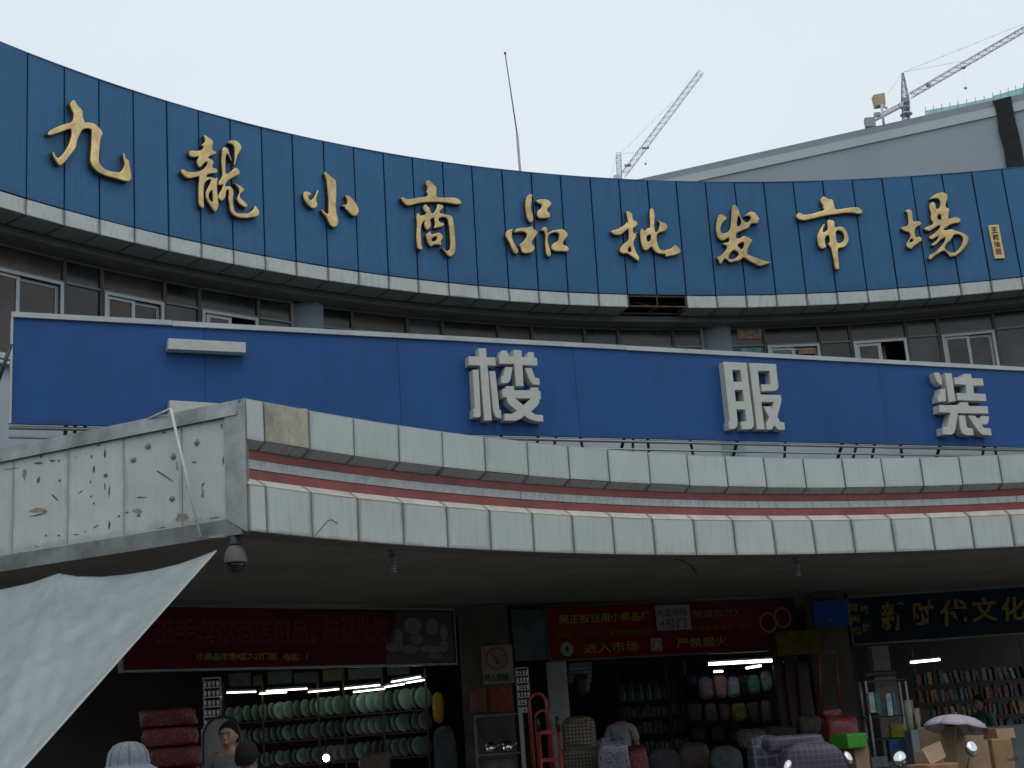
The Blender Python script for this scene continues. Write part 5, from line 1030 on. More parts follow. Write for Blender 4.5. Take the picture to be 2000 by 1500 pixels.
# display cabinet with kettles under the no smoking sign
t = thing('glass_cabinet', 'small glass display cabinet with shiny kettles below the no smoking sign', 'cabinet', (aty(980, 1430, 19.3)[0], 19.3, 0))
ax, bx_ = aty(928, 1430, 19.3)[0], aty(1022, 1430, 19.3)[0]; zt, zm = aty(970, 1397, 19.3)[2], aty(970, 1473, 19.3)[2]
for z in (zt, zm, zm - .5, .1):
    m = MB(); m.box(((ax + bx_) / 2, 19.5, z), (bx_ - ax, .42, .025)); m.build('shelf', shade_steel, t)
for x in (ax, bx_):
    for y in (19.3, 19.7): m = MB(); m.box((x, y, zt / 2), (.025, .025, zt)); m.build('post', shade_steel, t)
for px, lab in ((957, 'shiny steel kettle at the left in the glass cabinet'), (990, 'shiny steel kettle at the right in the glass cabinet')):
    x = aty(px, 1460, 19.45)[0]; q = thing('kettle', lab, 'kettle', (x, 19.45, zm + .014))
    m = MB(); m.lathe([(.07, 0), (.08, .02), (.078, .09), (.05, .14), (.03, .15), (.012, .155), (.012, .175), (0, .18)], (x, 19.45, zm + .014), 18); m.build('body', mat('chrome', (.6, .6, .6), .12, 1.0), q)
    m = MB(); m.tube([(x + .07, 19.45, zm + .07), (x + .12, 19.45, zm + .11), (x + .135, 19.45, zm + .15)], [.018, .012, .008], 8); m.build('spout', mat('chrome', (.6, .6, .6)), q)
    m = MB(); m.tube([(x - .06, 19.45, zm + .14), (x - .05, 19.45, zm + .21), (x + .05, 19.45, zm + .21), (x + .06, 19.45, zm + .14)], .007, 6); m.build('handle', black_p, q)
cbox('storage_box', 'dark red box left on the pillar shelf beneath the no smoking sign', 'box', 918, 950, 1344, 1392, 19.6, .3, mat('dull_red_box', (.14, .05, .03), .7, var=.4, scale=8)); cbox('storage_box', 'reddish printed box right on the pillar shelf beneath the sign', 'box', 954, 1000, 1342, 1392, 19.7, .3, mat('red_box', (.20, .04, .02), .7, var=.5, scale=8))
m = MB(); a, b = aty(1016, 1384, 18.7), aty(1016, 1384, 18.7); m.box((a[0], 18.7, a[2] / 2), (.045, .045, a[2])); centred(m.build('white_post', mat('post_white', (.30, .32, .34), .6), label='white upright post between the kettles and the hand truck', cat='post'))
# red hand truck
t = thing('hand_truck', 'red hand truck with looped top and black grips', 'hand truck', (aty(1068, 1450, 17.6)[0], 17.6, 0)); rp_ = mat('red_paint', (.26, .03, .028), .4)
def hp(x, y, d=17.6): return Vector(aty(x, y, d))
def down(v, z=0.15): return Vector((v.x, v.y, z))
arch = lambda cx, cy, rx, ry, d: [hp(cx + rx * math.cos(a_), cy - ry * math.sin(a_), d) for a_ in [math.pi * k / 12 for k in range(13)]]
m = MB(); pts = arch(1050, 1376, 17, 21, 17.8); m.tube([down(pts[0], 1.2)] + pts + [down(pts[-1], 1.2)], .022, 8); m.build('handle_loop', rp_, t)
m = MB(); pts = arch(1060, 1400, 14, 12, 17.6); m.tube([down(pts[0], 1.2)] + pts + [down(pts[-1], 1.2)], .018, 8); m.build('handle_loop', rp_, t)
for x in (1052, 1091):
    m = MB(); a = hp(x, 1426); m.tube([a, down(a)], .022, 8); m.build('rail', rp_, t)
    m = MB(); b = hp(x - 4, 1399); m.tube([a + Vector((0, 0, -.02)), a * .5 + b * .5, b], [.026, .03, .02], 10); m.build('grip', black_p, t)
for y in (1430, 1484, 1530): m = MB(); m.box(((hp(1052, y).x + hp(1091, y).x) / 2, 17.6, hp(1070, y).z), (hp(1091, y).x - hp(1052, y).x, .03, .045)); m.build('crossbar', rp_, t)
for x in (1046, 1097): 
    m = MB(); c = hp(x, 1500); m.lathe([(.05, -.025), (.12, -.025), (.125, 0), (.12, .025), (.05, .025)], (c.x, 17.65, .125), 20, Matrix.Rotation(R(90), 4, 'Y')); m.build('wheel', black_p, t)
m = MB(); m.box(((hp(1052, 1480).x + hp(1091, 1480).x) / 2, 17.45, .04), (.3, .3, .015)); m.build('toe_plate', rp_, t)
# red frame stand, paper boxes, rack, rolls
t = thing('red_frame', 'thin red metal frame standing in front of the right pillar', 'frame', (aty(1622, 1330, 21)[0], 21, 0))
for (xa, ya, xb, yb_) in ((1600, 1272, 1604, 1386), (1632, 1272, 1641, 1384), (1600, 1272, 1632, 1272), (1604, 1385, 1641, 1385)):
    m = MB(); m.tube([aty(xa, ya, 21), aty(xb, yb_, 21)], .014, 6); m.build('bar', rp_, t)
for x in (1604, 1641): m = MB(); a = aty(x, 1386, 21); m.tube([a, (a[0], 21, 0)], .014, 6); m.build('leg', rp_, t)
pbx = mat('pale_box', (.16, .155, .15), .7, var=.15, scale=8)
cbox('paper_box', 'tall pale box on top of the stack under the teal sign', 'box', 1704, 1738, 1261, 1311, 21.5, .3, pbx); cbox('paper_box', 'flat dark box beneath the tall pale box', 'box', 1690, 1752, 1312, 1319, 21.4, .35, mat('dark_box', (.08, .07, .06), .7)); cbox('paper_box', 'dull printed box third in the stack below the tall pale box', 'box', 1708, 1752, 1320, 1352, 21.5, .3, mat('dull_box', (.14, .13, .11), .7, var=.4, scale=9), zb=0)
t = thing('wire_rack', 'slim grey metal rack holding teal packages', 'rack', (aty(1722, 1400, 20)[0], 20, 0))
for x in (1690, 1768):
    for dy in (0, .35): m = MB(); a = aty(x, 1330, 20); m.box((a[0], 20 + dy, a[2] / 2), (.03, .03, a[2])); m.build('post', steel, t)
for y in (1332, 1402, 1446, 1490): m = MB(); a, b = aty(1690, y, 20), aty(1768, y, 20); m.box(((a[0] + b[0]) / 2, 20.17, a[2]), (b[0] - a[0], .35, .02)); m.build('shelf', dark_steel, t)
def parcel(x0, x1, y0, y1, col, lab, d=19.9, dep=.1): return cbox('package', lab, 'package', x0, x1, y0, y1, d, dep, mat('pk_%d' % x0, col, .4, var=.5, scale=12), group='packages on the grey rack')
parcel(1698, 1709, 1352, 1392, (.35, .40, .38), 'white narrow package left on the grey rack'); parcel(1710, 1720, 1350, 1394, (.05, .22, .22), 'teal narrow package left on the grey rack'); parcel(1732, 1743, 1354, 1398, (.38, .42, .42), 'white narrow package right on the grey rack'); parcel(1744, 1751, 1350, 1396, (.05, .24, .24), 'teal narrow package right on the grey rack')
parcel(1740, 1768, 1413, 1441, (.30, .26, .02), 'yellow package above the blue one'); parcel(1738, 1775, 1443, 1486, (.02, .11, .25), 'blue package under the yellow one', 19.6, .2); parcel(1702, 1735, 1478, 1500, (.25, .27, .30), 'pale package at the foot of the rack', 19.6)
for x, y0, y1, rr, lab in ((1779, 1367, 1425, .05, 'taller cream paper roll standing right of the rack'), (1794, 1383, 1424, .035, 'shorter cream paper roll standing right of the rack')):
    a = aty(x, y0, 19.4); b = aty(x, y1, 19.4); q = thing('paper_roll', lab, 'roll', tuple(b)); m = MB(); m.lathe([(rr * .45, a[2] - b[2] - .01), (rr * .5, a[2] - b[2]), (rr, a[2] - b[2]), (rr, 0), (0, 0)], (b[0], 19.4, b[2]), 16); m.build('roll', mat('cream_paper', (.36, .35, .28), .7), q); m = MB(); m.lathe([(rr * .44, -.2), (rr * .44, .005)], (a[0], 19.4, a[2]), 12); m.build('core', card, q)
cbox('grey_case', 'grey case carrying the two cream paper rolls', 'case', 1780, 1817, 1425, 1456, 19.2, .35, mat('grey_case', (.22, .25, .26), .5), zb=0)
cbox('counter', 'pale grey counter in front of the bookshelf at the right', 'counter', 1930, 2080, 1414, 1450, 22.0, .6, mat('counter_grey', (.20, .23, .24), .6, var=.15), zb=0)
# arched mirror and white post behind the man
t = thing('arched_panel', 'round-topped grey panel with dark rim behind the man', 'panel', (aty(433, 1450, 13.9)[0], 13.9, 0)); c = aty(433, 1440, 13.9); pts = [Vector((c[0] + .185 * math.cos(a_), 13.9, c[2] + .20 * math.sin(a_))) for a_ in [math.pi * k / 20 for k in range(21)]]
pts = [Vector((pts[0].x, 13.9, .3))] + pts + [Vector((pts[-1].x, 13.9, .3))]
m = MB(); m.tube(pts, .012, 6); m.build('rim', black_p, t)
m = MB(); m.add([p + Vector((0, .01, 0)) for p in pts], [tuple(range(len(pts)))]); m.add([p + Vector((0, .02, 0)) for p in pts], [tuple(range(len(pts)))[::-1]]); m.build('panel', mat('grey_mesh', (.17, .16, .165), .6, var=.1), t)
for s_ in (-.15, .15): m = MB(); m.tube([(c[0] + s_, 13.9, .31), (c[0] + s_ * 1.2, 13.9, 0)], .012, 6); m.build('leg', dark_steel, t)
m = MB(); a = aty(397, 1424, 14.2); m.box((a[0], 14.2, a[2] / 2), (.035, .035, a[2])); centred(m.build('white_post', mat('post_white', (.30, .32, .34)), label='white upright post left of the man and the arched panel', cat='post'))

# ------------------------------------------------------------------ people
def person(label, loc, height, rz, shirt, trousers, skin, hairm, hair='short', hat=None, lean=0.0, look=0.0):
    s = height / 1.74; t = thing('person', label, 'person', loc)
    Rz = Matrix.Rotation(rz, 4, 'Z')
    def X(p, bend=True):
        v = Vector(p)
        if bend and v.z > .95: v = Vector((0, 0, .95)) + Matrix.Rotation(lean, 3, 'X') @ (v - Vector((0, 0, .95)))
        return Rz @ (v * s)
    def skin_mesh(nodes, edges, rad, root=0, sub=2):
        me = bpy.data.meshes.new('sk'); me.from_pydata([X(p) for p in nodes], edges, []); o = bpy.data.objects.new('sk', me); C.objects.link(o)
        md = o.modifiers.new('s', 'SKIN'); md.use_smooth_shade = True
        for i, r_i in enumerate(rad):
            rr = r_i if isinstance(r_i, tuple) else (r_i, r_i); me.skin_vertices[0].data[i].radius = (rr[0] * s, rr[1] * s)
        for i in range(len(nodes)): me.skin_vertices[0].data[i].use_root = (i == root)
        sb = o.modifiers.new('u', 'SUBSURF'); sb.levels = sub; sb.render_levels = sub
        bpy.context.view_layer.update(); out = bpy.data.meshes.new_from_object(o.evaluated_get(bpy.context.evaluated_depsgraph_get())); bpy.data.objects.remove(o); return out
    arm = lambda q: [(q * .18, .01, 1.42), (q * .235, .02, 1.16), (q * .235, -.10, .93), (q * .235, -.14, .85)]
    nodes = [(0, 0, .96), (0, .01, 1.14), (0, .01, 1.34), (0, .015, 1.46), (0, 0, 1.53), (0, -.01, 1.60)] + arm(-1) + arm(1) + [(-.09, 0, .90), (-.10, -.02, .50), (-.10, .02, .09), (-.10, -.13, .04), (.09, 0, .90), (.10, -.02, .50), (.10, .02, .09), (.10, -.13, .04)]
    edges = [(0, 1), (1, 2), (2, 3), (3, 4), (4, 5), (3, 6), (6, 7), (7, 8), (8, 9), (3, 10), (10, 11), (11, 12), (12, 13), (0, 14), (14, 15), (15, 16), (16, 17), (0, 18), (18, 19), (19, 20), (20, 21)]
    rad = [(.145, .10), (.135, .095), (.165, .11), (.09, .075), .055, .055, .055, .042, .03, .028, .055, .042, .03, .028, .082, .055, .042, .035, .082, .055, .042, .035]
    bm = bmesh.new(); bm.from_mesh(skin_mesh(nodes, edges, rad))
    def ball(c, r, m3=None):
        tm = bmesh.new(); bmesh.ops.create_uvsphere(tm, u_segments=20, v_segments=14, radius=1)
        for v in tm.verts:
            q = v.co.copy(); 
            if m3: q = m3(q)
            v.co = X(Vector(c) + Vector((q.x * r[0], q.y * r[1], q.z * r[2])))
        me = bpy.data.meshes.new('b'); tm.to_mesh(me); bm.from_mesh(me); bpy.data.meshes.remove(me)
    def jaw(q):
        if q.z < 0: q.x *= 1 - .30 * (-q.z) ** 1.5; q.y = q.y * (1 - .12 * -q.z) - .10 * (-q.z)
        return q
    ball((0, -.01, 1.635), (.078, .098, .118), jaw)
    ball((0, -.108, 1.62), (.014, .020, .026)); ball((-.079, .0, 1.63), (.012, .02, .03)); ball((.079, .0, 1.63), (.012, .02, .03)); ball((0, -.10, 1.575), (.026, .012, .012)); ball((0, -.09, 1.672), (.06, .02, .012))
    for q in (-1, 1):                                   # hands: palm, four fingers, thumb
        bx = q * .235; ball((bx, -.15, .81), (.018, .035, .045))
        for k in range(4):
            tm = MB(); y = -.178 + .018 * k; ln = (.065, .078, .072, .055)[k]
            tm.tube([X((bx, y, .785)), X((bx - q * .004, y - .004, .785 - ln * .5)), X((bx - q * .016, y - .002, .785 - ln))], [.010 * s, .009 * s, .007 * s], 6)
            me = bpy.data.meshes.new('f'); me.from_pydata([tuple(v) for v in tm.v], [], tm.f); bm.from_mesh(me); bpy.data.meshes.remove(me)
        tm = MB(); tm.tube([X((bx - q * .008, -.175, .825)), X((bx - q * .028, -.195, .80)), X((bx - q * .034, -.198, .77))], [.012 * s, .010 * s, .008 * s], 6); me = bpy.data.meshes.new('f'); me.from_pydata([tuple(v) for v in tm.v], [], tm.f); bm.from_mesh(me); bpy.data.meshes.remove(me)
    me = bpy.data.meshes.new('body'); bm.to_mesh(me); bm.free(); o = bpy.data.objects.new('rm', me); C.objects.link(o); md = o.modifiers.new('r', 'REMESH'); md.mode = 'VOXEL'; md.voxel_size = .0085; md.use_smooth_shade = True
    bpy.context.view_layer.update(); me2 = bpy.data.meshes.new_from_object(o.evaluated_get(bpy.context.evaluated_depsgraph_get())); bpy.data.objects.remove(o); me2.materials.clear(); me2.materials.append(skin); link('body', me2, t)
    sn = nodes[:4] + [(-.18, .01, 1.42), (-.225, .018, 1.22), (.18, .01, 1.42), (.225, .018, 1.22)]; se = [(0, 1), (1, 2), (2, 3), (3, 4), (4, 5), (3, 6), (6, 7)]
    me = skin_mesh(sn, se, [(.165, .125), (.155, .12), (.18, .128), (.085, .075), .072, .062, .072, .062]); me.materials.append(shirt); link('shirt', me, t)
    tn = [(0, 0, .99), (-.09, 0, .88), (-.10, -.02, .50), (-.10, .01, .12), (.09, 0, .88), (.10, -.02, .50), (.10, .01, .12)]
    me = skin_mesh(tn, [(0, 1), (1, 2), (2, 3), (0, 4), (4, 5), (5, 6)], [(.155, .115), .10, .078, .068, .10, .078, .068]); me.materials.append(trousers); link('trousers', me, t)
    for q in (-1, 1):
        m = MB(); m.lathe([(.0, -.012), (.05, -.012), (.056, 0), (.05, .03), (.035, .055), (0, .06)], (0, 0, 0), 14); m.v = [tuple(Vector(loc) + X((q * .10 + v[0], -.06 + v[1] * 2.1, .025 + v[2]), False)) for v in m.v]; m.build('shoe', black_p, t)
    def head_shell(prof, mm, name):
        m = MB(); vs = []; nu, nv = 24, 12; fs = []
        for j in range(nv + 1):
            for i in range(nu):
                u = 2 * math.pi * i / nu; front = max(0.0, -math.sin(u)); back = max(0.0, math.sin(u)); v = math.pi / 2 - (math.pi / 2 + .12 * (1 - front) + prof['down'] * min(1, back * 1.6 + prof.get('side', 0) * (1 - front)) - prof['front'] * front ** .6) * j / nv
                rr = 1 + .025 * math.sin(9 * u + 4 * v); vs.append(Vector(loc) + X((math.cos(v) * math.cos(u) * prof['r'][0] * rr, .004 + math.cos(v) * math.sin(u) * prof['r'][1] * rr, 1.645 + math.sin(v) * prof['r'][2] * rr)))
        fs = [(j * nu + i, j * nu + (i + 1) % nu, (j + 1) * nu + (i + 1) % nu, (j + 1) * nu + i) for j in range(nv) for i in range(nu)]
        m.add(vs, fs, None, 0, True); o = m.build(name, mm, t); sm = o.modifiers.new('s', 'SOLIDIFY'); sm.thickness = .008
    if hair == 'short': head_shell({'down': .45, 'front': .62, 'r': (.086, .108, .122)}, hairm, 'hair')
    elif hair == 'long': head_shell({'down': .9, 'side': .5, 'front': .6, 'r': (.092, .115, .126)}, hairm, 'hair')
    for q in (-1, 1):
        m = MB(); m.lathe([(0, -.004), (.010, -.003), (.011, 0), (.0, .004)], (0, 0, 0), 10); m.v = [tuple(Vector(loc) + X((q * .031 + v[0], -.103 + v[2], 1.640 + v[1] * .45))) for v in m.v]; m.build('eye', black_p, t)
        m = MB(); m.tube([Vector(loc) + X((q * .014, -.109, 1.662)), Vector(loc) + X((q * .032, -.106, 1.668)), Vector(loc) + X((q * .05, -.094, 1.660))], .0028, 5); m.build('eyebrow', hairm, t)
    m = MB(); m.tube([Vector(loc) + X((-.022, -.108, 1.572)), Vector(loc) + X((0, -.113, 1.574)), Vector(loc) + X((.022, -.108, 1.572))], .004, 5); m.build('lips', mat('lips', (.22, .08, .06), .5), t)
    m = MB(); m.tube([Vector(loc) + X(p) for p in ((-.075, .03, 1.475), (-.05, -.055, 1.465), (0, -.09, 1.40), (.05, -.055, 1.465), (.075, .03, 1.475))], .013, 6); m.build('collar', shirt, t)
    if hat:
        m = MB(); nu = 28; prof = [(.0, .165), (.05, .16), (.09, .14), (.118, .10), (.128, .05), (.13, .02), (.16, .0), (.215, -.035), (.225, -.045)]; vs = []
        for (r_i, z) in prof:
            for i in range(nu):
                u = 2 * math.pi * i / nu; k = 1 + .03 * math.sin(7 * u); vs.append(Vector(loc) + X((r_i * k * math.cos(u), r_i * k * math.sin(u) * 1.08, 1.66 + z)))
        m.add(vs, [(j * nu + i, j * nu + (i + 1) % nu, (j + 1) * nu + (i + 1) % nu, (j + 1) * nu + i) for j in range(len(prof) - 1) for i in range(nu)], None, 0, True); 
        for k_ in range(12):
            u = 2 * math.pi * k_ / 12; sm_ = MB(); sm_.tube([Vector(loc) + X((r_i * 1.02 * math.cos(u), r_i * 1.1 * math.sin(u), 1.662 + z)) for r_i, z in prof[1:6]], .0045, 5); sm_.build('hat_seam', mat('seam_dark', (.10, .115, .14), .8), t)
        o = m.build('hat', hat, t); sm = o.modifiers.new('s', 'SOLIDIFY'); sm.thickness = .004
    return t
skin = mat('skin', (.24, .135, .095), .55, var=.05); hairb = mat('black_hair', (.010, .008, .007), .85, var=.5, scale=60, bump=.6, spec=.15)
x = aty(445, 1452, 13)[0]; 
m = MB(); m.box((x - .3, 13.6, .075), (2.6, 1.6, .15)); m.build('shop_step', paving_m, kind='structure')
person('man with short black hair in an open grey shirt facing the street', (x, 13.05, .15), 1.755, R(-8), mat('grey_shirt', (.10, .105, .12), .8, var=.15, scale=8), mat('navy_trousers', (.03, .035, .05), .8), skin, hairb)
x = aty(482, 1470, 11.2)[0]; person('person with black hair seen from behind just below the man', (x, 11.2, 0), 1.70, R(170), mat('dark_grey_shirt', (.09, .10, .12), .8), mat('navy_trousers', (.03, .035, .05)), skin, hairb, 'short')
x = aty(250, 1470, 8.6)[0]; person('person in a pale ribbed sun hat at the foot of the tarpaulin', (x, 8.6, 0), 1.66, R(200), mat('pale_shirt', (.32, .34, .38), .8), mat('navy_trousers', (.03, .035, .05)), skin, hairb, 'none', hat=mat('ribbed_hat', (.15, .17, .195), .8, var=.2, scale=20, bump=.3))
m = MB(); x = aty(1217, 1470, 20.2)[0]; m.box((x, 20.3, .13), (.8, .8, .26)); m.build('shop_step', paving_m, kind='structure')
person('shopper in a white top with black hair looking into the middle shop', (x, 20.2, .26), 1.66, R(165), mat('white_top', (.24, .27, .285), .8), mat('navy_trousers', (.03, .035, .05)), skin, hairb, 'long')
x = aty(1917, 1385, 23)[0]; person('shopkeeper with black hair and green top behind the umbrella', (x, 23, 0), 1.71, R(-60), mat('green_top', (.04, .13, .08), .8), mat('navy_trousers', (.03, .035, .05)), skin, hairb, 'short', lean=.06)

# ------------------------------------------------------------------ scooters with their mirrors in view
def scooter(label, pa, pb_, pc, d, colm):
    L_, R_ = Vector(aty(*pa, d)), Vector(aty(*pb_, d)); c = (L_ + R_) / 2; base = (c.x, d, 0); t = thing('scooter', label, 'scooter', base)
    gm2 = mat('mirror_glass', (.75, .78, .80), .04, 1.0, var=.02)
    for q, p in ((-1, L_), (1, R_)):
        hb_ = Vector((c.x + q * .16, d - .05, 1.00))
        m = MB(); m.tube([hb_, Vector((p.x - q * .05, d - .03, (hb_.z + p.z) / 2 + .03)), p], .006, 6); m.build('mirror_stem', black_p, t)
        rx = Matrix.Rotation(R(90), 4, 'X'); rs = Matrix.Rotation(R(12 * q + 8), 4, 'Z') @ Matrix.Rotation(R(-25 * q), 4, 'Y')
        m = MB(); m.lathe([(.0, -.02), (.05, -.012), (.06, 0), (.058, .006)], (0, 0, 0), 20, rx); m.v = [tuple(p + rs @ Vector((v[0] * (.62 if colm else .9), v[1], v[2] * 1.1))) for v in m.v]; f = m.build('mirror', black_p, t)
        m = MB(); m.lathe([(.0, .0), (.052, .0), (.052, .002), (0, .002)], (0, 0, 0), 20, rx); m.v = [tuple(p + rs @ Vector((v[0] * (.62 if colm else .9), v[1] - .008, v[2] * 1.1))) for v in m.v]; g = m.build('mirror_glass', gm2, f)
        m = MB(); m.tube([hb_, Vector((c.x + q * .36, d - .12, .98))], [.012, .014], 8); m.build('handlebar', black_p, t)
        m = MB(); m.tube([Vector((c.x + q * .25, d - .09, .985)), Vector((c.x + q * .36, d - .12, .98))], .018, 8); m.build('grip', black_p, t)
    pm = colm or mat('scooter_paint', (.20, .20, .24), .25, var=.05, coat=.5)
    m = MB(); m.lathe([(.0, -.10), (.10, -.08), (.15, 0), (.12, .08), (.0, .12)], (c.x, d, 1.0), 18); m.build('cowl', pm, t)
    m = MB(); m.hexa([(c.x - .17, d + .12, .35), (c.x + .17, d + .12, .35), (c.x + .13, d + .05, .95), (c.x - .13, d + .05, .95), (c.x - .17, d + .16, .35), (c.x + .17, d + .16, .35), (c.x + .13, d + .10, .95), (c.x - .13, d + .10, .95)]); m.build('leg_shield', pm, t)
    m = MB(); m.lathe([(0, -.02), (.06, -.02), (.07, .03)], (c.x, d + .16, .98), 16, Matrix.Rotation(R(-90), 4, 'X')); m.build('headlight', mat('lamp_lens', (.7, .7, .65), .1), t)
    m = MB(); m.box((c.x, d - .25, .32), (.28, .5, .05)); m.box((c.x, d - .75, .52), (.26, .6, .35)); m.build('body', pm, t)
    m = MB(); m.box((c.x, d - .72, .74), (.27, .62, .09)); o = m.build('seat', black_p, t); bv = o.modifiers.new('b', 'BEVEL'); bv.width = .04; bv.segments = 3
    for y in (.3, -.95): m = MB(); m.lathe([(.10, -.04), (.19, -.045), (.215, -.02), (.215, .02), (.19, .045), (.10, .04)], (c.x, d + y, .215), 24, Matrix.Rotation(R(90), 4, 'Y')); m.build('wheel', black_p, t)
    m = MB(); m.tube([(c.x, d + .3, .215), (c.x, d + .12, .9)], .03, 8); m.build('fork', dark_steel, t)
scooter('scooter whose bright left mirror stands before the cartons', (1757, 1482), (1897, 1462), None, 11.0, None)
scooter('dark scooter with round mirrors in front of the plaid bags', (1538, 1497), (1656, 1480), None, 12.5, mat('dark_paint', (.03, .04, .10), .3, coat=.4))

# ================================================================== roof and skyline
m = MB(); a, b, c_ = aty(1017, 345, 23.5), aty(1010, 262, 23.5), aty(986.5, 104, 23.3)
t = thing('flagpole', 'thin tapering flagpole rising behind the blue fascia', 'flagpole', tuple(a)); m.tube([(a[0], a[1], a[2] - 1.2), b], .024, 8); m.build('lower_pole', mat('pole_grey', (.34, .33, .36), .5), t)
m = MB(); m.tube([b, c_], [.013, .010], 6); m.build('upper_pole', mat('pole_dark', (.10, .09, .10), .5), t); m = MB(); m.lathe([(0, -.03), (.024, -.01), (.02, .02), (0, .03)], c_, 10); m.build('finial', dark_steel, t)
# grey building beyond
HB = 21.6
G0, G1 = atz(1300, 338, HB)[:2], atz(2000, 182, HB)[:2]; gd = (G1 - G0) / np.linalg.norm(G1 - G0); gn = np.array([gd[1], -gd[0]]); gn = gn if gn @ (EYE[:2] - G0) > 0 else -gn
def gp(u, z, off=0.0): p = G0 + gd * u + gn * off; return Vector((p[0], p[1], z))
def gu(px, py): p = atplane(px, py, G0, G1); return float((p[:2] - G0) @ gd), p[2]
t = thing('grey_building', 'tall plain grey building with a pale stripe beyond the market roof', 'building', (G1[0], G1[1], 0))
gw = mat('hazed_grey_render', (.30, .345, .385), .85, var=.04, scale=.4); gl = mat('pale_stripe', (.46, .51, .52), .85, var=.04, scale=.5)  # wall and parapet lightened, distance haze put into their colour
zs1, zs0 = np.mean([gu(1310, 350)[1], gu(1944, 210)[1]]), np.mean([gu(1345, 356)[1], gu(1947, 229)[1]])
U0, U1 = gu(1180, 362)[0], gu(2400, 110)[0]
for nm, z0, z1, o_, mm in (('wall', 0, zs0, 0, gw), ('stripe', zs0, zs1, .06, gl), ('parapet', zs1, HB, .0, mat('hazed_parapet_grey', (.265, .30, .335), .85, var=.04))):
    m = MB(); m.hexa([gp(U0, z0, o_), gp(U1, z0, o_), gp(U1, z1, o_), gp(U0, z1, o_)] + [gp(U0, z0, -14), gp(U1, z0, -14), gp(U1, z1, -14), gp(U0, z1, -14)]); m.build(nm, mm, t)
m = MB(); pts = []
L1 = [(1938, 200), (1944, 212), (1948, 232), (1951, 262), (1960, 290), (1963, 310), (1967, 340)]; R1 = [(1975, 190), (1979, 215), (1984, 240), (1990, 262), (1996, 290), (1999, 310), (2004, 338)]
for k in range(len(L1) - 1):
    q = [gu(*L1[k + 1]), gu(*R1[k + 1]), gu(*R1[k]), gu(*L1[k])]
    m.hexa([gp(u, z, .12) for u, z in q] + [gp(u, z, .065) for u, z in q])
m.build('dark_sheet', mat('torn_black_sheet', (.018, .018, .024), .9, var=.5), t)
# scaffold net along the far roof
t = thing('scaffold', 'pale green netted scaffold on the roof edge near the right crane', 'scaffold', tuple(aty(1810, 218, 60)))
netm = mat('green_net', (.30, .62, .56), .8, var=.25, scale=1.5, alpha=.75)
for (x0, y0, x1, y1, hh) in ((1808, 216, 1872, 204, 13), (1872, 204, 1940, 190, 14), (1940, 187, 2000, 170, 13), (2000, 170, 2080, 150, 14)):
    a, b = aty(x0, y0 + 12, 60), aty(x1, y1 + 12, 60); c_, d_ = aty(x1, y1, 60), aty(x0, y0, 60); m = MB(); m.hexa([a, b, c_, d_] + [Vector(p) + Vector((0, .05, 0)) for p in (a, b, c_, d_)]); m.build('net_panel', netm, t)
    for k in range(5):
        f = k / 4; m = MB(); p0, p1 = Vector(a).lerp(Vector(b), f), Vector(d_).lerp(Vector(c_), f); m.tube([p0, p1 + Vector((0, 0, .18))], .02, 4); m.build('standard', mat('net_pole', (.30, .45, .42), .6), t)
# boxy yellow sign on a pole
t = thing('box_lamp', 'square beige board on a thin post before the right crane', 'lamp', tuple(aty(1727, 246, 44)))
a = [aty(x, y, 44) for x, y in ((1711, 206), (1730, 203), (1728, 181), (1706, 185))]; m = MB(); m.hexa(a + [Vector(p) + Vector((.0, .3, 0)) for p in a]); m.build('board', mat('beige_board', (.40, .34, .20), .7, var=.1), t)
m = MB(); m.tube([aty(1726.5, 247, 44), aty(1722, 205, 44)], .045, 6); m.build('post', mat('hazed_crane_paint', (.3, .33, .4)), t); m = MB(); m.tube([aty(1723, 206, 44), aty(1733, 212, 44)], .05, 5); m.build('bracket', mat('hazed_crane_paint', (.3, .33, .4)), t)
# tower cranes
cdk = mat('hazed_crane_dark', (.28, .30, .37), .6)  # dark crane parts lightened as well, haze in the colour
def lattice(m, A, B, w0, w1, n, r, tri=True):
    A, B = Vector(A), Vector(B); d = (B - A).normalized(); side = d.cross(Vector((0, -1, 0))).normalized(); dep = d.cross(side)
    def ring_(f):
        c = A.lerp(B, f); w = w0 + (w1 - w0) * f; return [c + side * w / 2 + dep * w / 2, c - side * w / 2 + dep * w / 2, c - side * w / 2 - dep * w / 2, c + side * w / 2 - dep * w / 2]
    prev = ring_(0)
    for k in range(1, n + 1):
        cur = ring_(k / n)
        for i in range(4):
            m.tube([prev[i], cur[i]], r, 4, cap=False); j = (i + 1) % 4
            m.tube([prev[i], cur[j]] if k % 2 else [prev[j], cur[i]], r * .6, 3, cap=False); m.tube([cur[i], cur[j]], r * .6, 3, cap=False)
        prev = cur
def part(name, t, fn, mm=crane_m): m = MB(); fn(m); return m.build(name, mm, t)
D1 = 150
t = thing('tower_crane', 'distant tower crane with one raised jib behind the fascia centre', 'crane', tuple(aty(1212, 350, D1)))
q = lambda x, y, d=D1: Vector(aty(x, y, d))
part('jib', t, lambda m: lattice(m, q(1217, 342), q(1369, 141), .62, .60, 34, .034))
part('mast', t, lambda m: lattice(m, q(1213, 420), q(1208, 300), .55, .55, 22, .045))
part('tie_rod', t, lambda m: (m.tube([q(1212, 300), q(1316, 197)], .02, 4), [m.tube([q(1212 + 104 * f - 1, 300 - 103 * f + 1), q(1212 + 104 * f + 1, 300 - 103 * f - 1)], .05, 4) for f in (.15, .3, .45, .6, .75, .9)]))
part('tie_rod', t, lambda m: m.tube([q(1212, 300), q(1243, 298)], .02, 4)); part('stay_rope', t, lambda m: m.tube([q(1206, 300), q(1191, 350)], .018, 4))
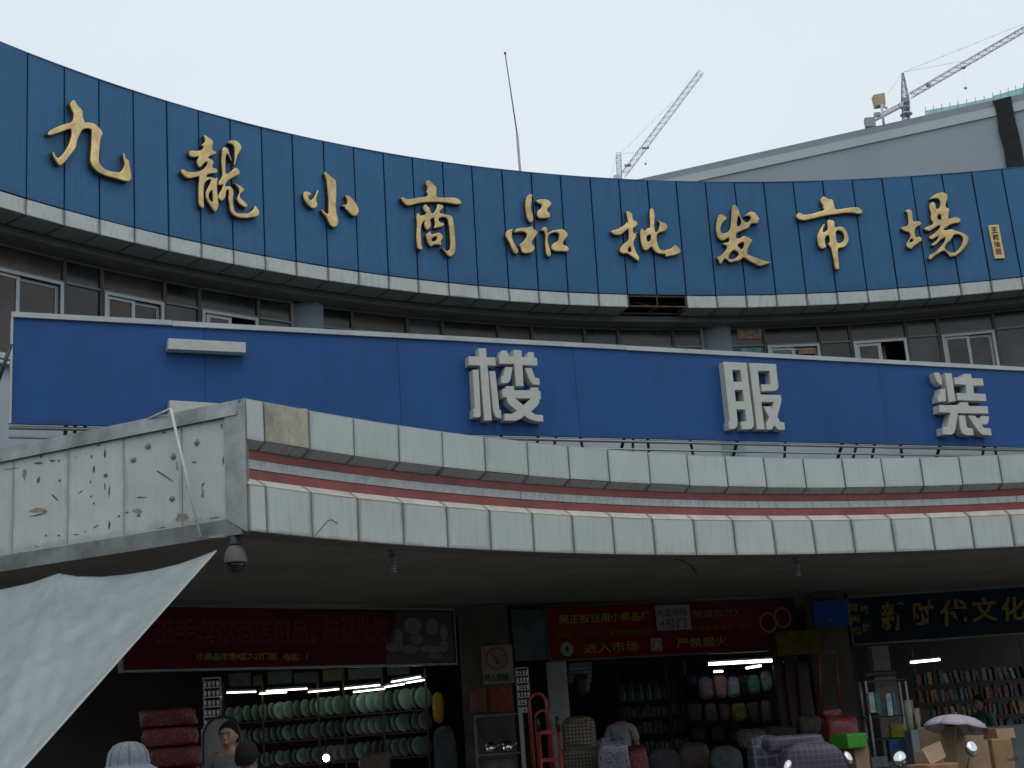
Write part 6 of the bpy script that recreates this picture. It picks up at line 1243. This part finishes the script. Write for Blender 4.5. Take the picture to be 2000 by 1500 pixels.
part('trolley', t, lambda m: (m.box(q(1261, 289), (.8, .4, .12)), m.box(q(1226, 323), (.75, .4, .2))), cdk)
part('hook_block', t, lambda m: (m.lathe([(0, -.15), (.14, -.05), (.13, .08), (0, .16)], q(1261, 320), 8), m.tube([q(1261, 318), q(1262, 291)], .008, 3)), cdk)
part('cab', t, lambda m: m.box(q(1206, 347), (.9, .6, .5)))
D2 = 110
q = lambda x, y, d=D2: Vector(aty(x, y, d))
t = thing('tower_crane', 'nearer tower crane with counter-jib and jib leaving the frame at the right', 'crane', tuple(q(1770, 235)))
part('jib', t, lambda m: (lattice(m, q(1778, 187), q(2120, -12), .42, .42, 48, .035), m.tube([q(1778, 184), q(2120, -18)], .03, 4)))
part('tower_head', t, lambda m: lattice(m, q(1768, 196), q(1763, 143), .55, .12, 8, .04), cdk)
part('mast', t, lambda m: lattice(m, q(1771, 300), q(1769, 200), .50, .50, 14, .05), cdk)
part('slewing_unit', t, lambda m: (m.box(q(1769, 197), (.55, .5, .45)), m.lathe([(.30, -.1), (.42, .1), (.30, .2)], q(1769, 212), 10), m.lathe([(.35, -.12), (.55, .0), (.45, .12)], q(1770, 224), 10)), cdk)
part('cab', t, lambda m: m.box(q(1760, 206), (.35, .4, .4)))
part('counter_jib', t, lambda m: (lattice(m, q(1765, 203), q(1690, 242), .32, .32, 10, .035), m.tube([q(1765, 205), q(1690, 244)], .10, 4)))
part('counterweight', t, lambda m: (m.box(q(1699, 240), (.85, .5, .85))), mat('concrete_block', (.32, .32, .34), .8)); part('winch', t, lambda m: m.box(q(1713, 224), (.5, .4, .3)), cdk)
part('tie_rod', t, lambda m: (m.tube([q(1764, 141), q(2120, -2)], .016, 4), [m.tube([q(1764 + 356 * f - 2, 141 - 143 * f + .8), q(1764 + 356 * f + 2, 141 - 143 * f - .8)], .035, 4) for f in (.13, .22, .31, .4, .49, .58)]))
part('tie_rod', t, lambda m: m.tube([q(1764, 141), q(1881, 119)], .016, 4)); part('stay_rope', t, lambda m: m.tube([q(1762, 143), q(1733, 184)], .014, 4))
part('trolley', t, lambda m: m.box(q(1881, 132), (.4, .3, .14)), cdk)
part('hook_block', t, lambda m: (m.box(q(1886, 172), (.25, .15, .14), ry=.4), m.tube([q(1886, 170), q(1881, 134)], .006, 3)), cdk)
part('head_joint', t, lambda m: m.box(q(1813, 166), (.35, .3, .25), ry=.3), cdk)
